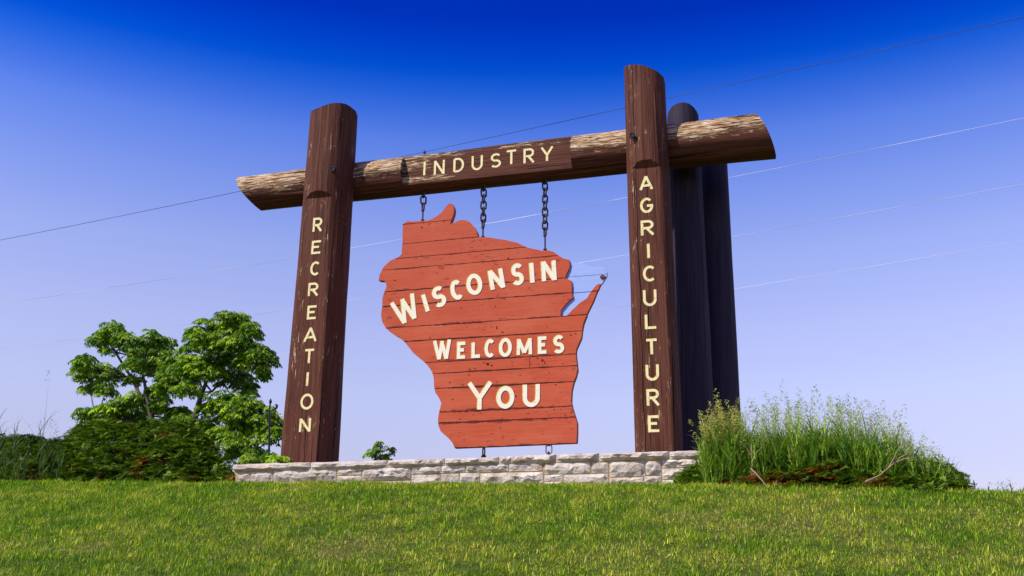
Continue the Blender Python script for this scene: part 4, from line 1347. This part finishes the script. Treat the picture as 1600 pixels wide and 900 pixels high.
def tall_grass(name, label, cat, spots, kind, seeds=0.3, colors=None, seedcol=(0.30, 0.33, 0.13), seed_len=0.2, group=None, single_root=None, droopk=1.0, seedn=26, wdt=0.011):
    """spots: [(base Vector, height)]"""
    V_, F_, C_ = [], [], []
    SV = Leaves(); st = []
    for b, h in spots:
        n = random.randint(5, 9)
        az0 = random.uniform(0, 2 * math.pi)
        ln = abs(random.gauss(0, 0.12))
        tip = b + Vector((math.cos(az0) * math.sin(ln), math.sin(az0) * math.sin(ln), math.cos(ln))) * h
        g = random.random()
        col = np.array(colors[0]) * (1 - g) + np.array(colors[1]) * g
        if random.random() < 0.03: col = np.array((0.42, 0.36, 0.16))
        for i in range(n):
            t_ = random.uniform(0.0, 0.72)
            p = b.lerp(tip, t_)
            strands(V_, F_, C_, p, random.uniform(0, 2 * math.pi), random.uniform(0.15, 0.6), h * random.uniform(0.28, 0.48), wdt * random.uniform(.7, 1.2), tuple(col * random.uniform(.7, 1.3)), 4, random.uniform(.6, 2.0) * droopk)
        sd = random.random() < seeds
        if sd: tip = b + (tip - b) * random.uniform(1.15, 1.42)
        strands(V_, F_, C_, b, az0, ln * 0.6, (tip - b).length, 0.006, tuple(col), 3, ln * 0.8)
        if sd:
            dirv = (tip - b).normalized()
            sc = np.array(seedcol) * random.uniform(.7, 1.3)
            for k in range(seedn):
                t_ = random.random()
                p = tip - dirv * seed_len * (1 - t_) * 1.0
                a = random.uniform(0, 2 * math.pi)
                sp_r = 0.035 * (1.15 - t_)
                o_ = Vector((math.cos(a), math.sin(a), 0)) * sp_r * random.random()
                dd = o_.normalized() * 0.7 + Z * random.uniform(-.4, .9)
                SV.add(tuple(p + o_), tuple(dd), (-dd.y, dd.x, 0.1), random.uniform(.022, .040), 0.011, sc * random.uniform(.7, 1.2))
    me = bpy.data.meshes.new('blades')
    me.from_pydata(V_, [], F_)
    a = me.color_attributes.new('tint', 'FLOAT_COLOR', 'POINT')
    cc = np.ones((len(V_), 4), dtype=np.float32); cc[:, :3] = np.array(C_)
    a.data.foreach_set('color', cc.ravel())
    if kind == 'stuff':
        # one object: leaves and seed heads together
        k = len(V_)
        sm = SV.mesh('s') if SV.b else None
        if sm:
            co = np.empty(len(sm.vertices) * 3, dtype=np.float32); sm.vertices.foreach_get('co', co)
            sc = np.empty(len(sm.vertices) * 4, dtype=np.float32); sm.color_attributes['tint'].data.foreach_get('color', sc)
            V2 = V_ + [tuple(x) for x in co.reshape(-1, 3)]
            F2 = F_ + [tuple(i + k for i in p.vertices) for p in sm.polygons]
            me = bpy.data.meshes.new(name); me.from_pydata(V2, [], F2)
            a = me.color_attributes.new('tint', 'FLOAT_COLOR', 'POINT')
            cc = np.ones((len(V2), 4), dtype=np.float32); cc[:, :3] = np.concatenate([np.array(C_), sc.reshape(-1, 4)[:, :3]])
            a.data.foreach_set('color', cc.ravel())
        o = link(name, me, None, [M_grass]); tag(o, label, cat, group, 'stuff')
        return o
    root = empty(name, spots[0][0]); tag(root, label, cat, group)
    link('blades', me, root, [M_grass])
    if SV.b: link('seed_heads', SV.mesh('seed_heads'), root, [M_seed])
    return root


def ground_pt(px, w, dw=0.0):
    u, _ = uz(px, 750, w)
    p = F(u, 0, w + dw)
    p.z = float(ground_z(p.x, p.y))
    return p


topR = [(1085, 690), (1120, 655), (1150, 660), (1185, 664), (1220, 656), (1260, 652), (1300, 654), (1340, 650), (1380, 656), (1410, 674), (1440, 700), (1465, 715), (1480, 732), (1495, 748)]
spots = []
for i in range(1500):
    px = random.uniform(1100, 1488) if random.random() < .93 else random.uniform(1460, 1496)
    dw = random.uniform(0.15, 0.85) if px < 1200 else random.uniform(-0.6, 0.8)
    ty = np.interp(px, [p[0] for p in topR], [p[1] for p in topR]) + random.uniform(-9, 16)
    u, _ = uz(px, 750, 0.7 + dw)
    b = F(u, 0, 0.7 + dw); b.z = float(ground_z(b.x, b.y)) 
    zt = uz(px, ty, 0.7 + dw)[1]
    h = max(0.15, zt - b.z) * random.uniform(0.72, 1.02)
    spots.append((b, h))
tall_grass('tall_grass', 'dense tall green grass with pale seed heads right of the sign', 'grass', spots, 'stuff', 0.27, ((0.045, 0.15, 0.010), (0.30, 0.46, 0.05)), seedcol=(0.50, 0.56, 0.22), seed_len=0.25, seedn=34, wdt=0.015)
spots = []
for i in range(95):
    px = random.gauss(1132, 14)
    dw = random.uniform(-.12, .12)
    u, _ = uz(px, 750, 1.35 + dw); b = F(u, 0, 1.35 + dw); b.z = float(ground_z(b.x, b.y))
    ty = 655 + abs(px - 1132) * 0.9 + random.uniform(-12, 45)
    spots.append((b, max(.2, uz(px, ty, 1.35)[1] - b.z)))
tall_grass('brome_grass_clump', 'tall grass clump with drooping golden seed heads before the rear posts', 'grass clump', spots, 'thing', 0.55, ((0.10, 0.21, 0.03), (0.26, 0.36, 0.06)), seedcol=(0.60, 0.56, 0.20), seed_len=0.26, seedn=46, droopk=0.8, wdt=0.014)
spots = []
for i in range(100):
    px = random.uniform(-60, 92)
    dw = random.uniform(-.7, .3)
    u, _ = uz(px, 750, 0.9 + dw); b = F(u, 0, 0.9 + dw); b.z = float(ground_z(b.x, b.y))
    ty = random.uniform(672, 720) - (18 if px < 50 and random.random() < .3 else 0)
    if px < 60 and random.random() < .12: ty = random.uniform(622, 655)
    spots.append((b, max(.2, uz(px, ty, 0.9 + dw)[1] - b.z)))
tall_grass('weeds', 'tall thin grassy weeds with seed heads at the left edge', 'weeds', spots, 'stuff', 0.18, ((0.045, 0.10, 0.03), (0.12, 0.20, 0.05)), seedcol=(0.16, 0.19, 0.12), seed_len=0.14, seedn=14)
spots = []
for i in range(26):
    b = ground_pt(random.uniform(1500, 1600), 1.0, random.uniform(-.6, .2)); spots.append((b, random.uniform(.08, .16)))
for i in range(10):
    b = ground_pt(random.uniform(1484, 1500), 0.8, random.uniform(-.4, .1)); spots.append((b, random.uniform(.25, .5)))
tall_grass('stray_grass', 'sparse stray grass stalks along the crest at the right', 'grass', spots, 'stuff', 0.4, ((0.06, 0.13, 0.03), (0.15, 0.22, 0.05)), seedcol=(0.2, 0.24, 0.14), seed_len=0.08, seedn=6)

# sticks lying in the juniper on the right
def sticks(label, polys, w):
    parts = []
    for pts, r0 in polys:
        pp = [P(x, y, w + d) for x, y, d in pts]
        parts.append(tube(pp, list(np.linspace(r0, r0 * 0.35, len(pp))), 6))
    o = link('dead_branch', pyd('dead_branch', *join(parts), smooth=60), None, [M_stick])
    tag(o, label, 'dead branch')


sticks('forked bare dead branch lying in the juniper at right', [([(1352, 753, 0), (1375, 743, .05), (1392, 728, .1), (1405, 716, .1), (1420, 708, .1), (1436, 698, .1)], 0.010), ([(1388, 732, .08), (1397, 716, .12), (1402, 704, .12), (1412, 692, .12)], .008), ([(1400, 722, .1), (1415, 716, .14), (1428, 718, .14)], .006)], 1.95)
sticks('straight pale stick leaning out of the rusty juniper patch', [([(1173, 732, 0), (1183, 742, .05), (1192, 752, .1), (1200, 763, .14)], 0.009)], 1.95)

# ------------------------------------------------------------------ iron hook post beside the left post
w = -1.1
root = empty('iron_hook_post', P(421, 730, w))
tag(root, 'black iron shepherd hook post with a scroll beside the left timber post', 'hook post')
pl = [P(420, 740, w), P(421, 640, w), P(422.5, 629, w)]
link('pole', pyd('pole', *tube(pl, [.017, .015, .011], 10), smooth=60), root, [M_iron])
fn = [P(422.5, 631, w), P(422.6, 628.5, w), P(422.6, 626, w), P(422.8, 622.5, w)]
link('finial', pyd('finial', *tube(fn, [.010, .022, .020, .004], 10), smooth=60), root, [M_iron])
sc = [(421, 642), (425, 641.5), (429, 640), (432, 637), (433, 634), (431.5, 632), (429.5, 633)]
link('scroll', pyd('scroll', *tube([P(x, y, w) for x, y in sc], [.012, .013, .016, .018, .018, .014, .010], 8), smooth=60), root, [M_iron])

# ------------------------------------------------------------------ power lines on one vertical plane behind the hill
def on_z(px, py, z):
    d = ray(px, py); return EYE + d * ((z - EYE.z) / d.z)


A_ = on_z(1600, 28, 13.5); B_ = on_z(0, 375, 13.5)
pn = (B_ - A_).cross(Z).normalized()


def on_plane(px, py):
    d = ray(px, py); return EYE + d * ((A_ - EYE).dot(pn) / d.dot(pn))


for lab, pts, r_, m in (('topmost dark power cable passing over the crossbeam', [(1600, 28), (1043, 150.5), (968, 170), (660, 240), (370, 300), (0, 375)], 0.0075, M_wired),
                        ('second power cable from the top, pale against the sky', [(1600, 185), (1145, 274.5), (975, 311), (760, 350), (545, 388), (462, 403), (0, 474)], 0.0058, M_wire),
                        ('third power cable from the top, pale against the sky', [(1600, 287), (1150, 368), (975, 401), (545, 468), (395, 492), (0, 545)], 0.0048, M_wire),
                        ('lowest power cable, very faint against the sky', [(1600, 377), (1155, 447), (975, 480), (545, 540), (0, 600)], 0.0042, M_wire)):
    W3 = [on_plane(*p) for p in pts]
    s = np.array([(p - A_).xy.length for p in W3]); zz = np.array([p.z for p in W3])
    kf = np.polyfit(s, zz, 2)
    hd = (B_ - A_); hd.z = 0; hd.normalize()
    PP = [Vector((A_.x, A_.y, 0)) + hd * t_ + Z * float(np.polyval(kf, t_)) for t_ in np.linspace(-4, s.max() + 8, 60)]
    tag(link('power_cable', pyd('power_cable', *tube(PP, r_, 6), smooth=60), None, [m]), lab, 'power cable', 'power cables crossing the sky')

# distant tree top just showing over the crest at the right edge
bx = EYE + ray(1604, 770) * 40
root = empty('distant_tree', bx - Z * 4)
tag(root, 'dark distant tree top just clearing the crest at the right edge', 'tree')
LV = Leaves()
for i in range(1800):
    v = np.array([random.gauss(0, 1), random.gauss(0, 1), random.gauss(0, 1)]); v /= np.linalg.norm(v)
    p = np.array(bx) + v * random.uniform(.5, 1) * np.array([.36, .5, .7]) - np.array([0, 0, .55])
    LV.add(p, v + np.array([0, 0, .3]), np.cross(v, [0, 0, 1.0]), .12, .06, np.array([.03, .07, .012]) * random.uniform(.6, 1.3))
link('crown', LV.mesh('crown'), root, [M_leaf])
link('trunk', pyd('trunk', *tube([bx - Z * 4, bx - Z * .4], [.12, .05], 8), smooth=60), root, [M_bark])
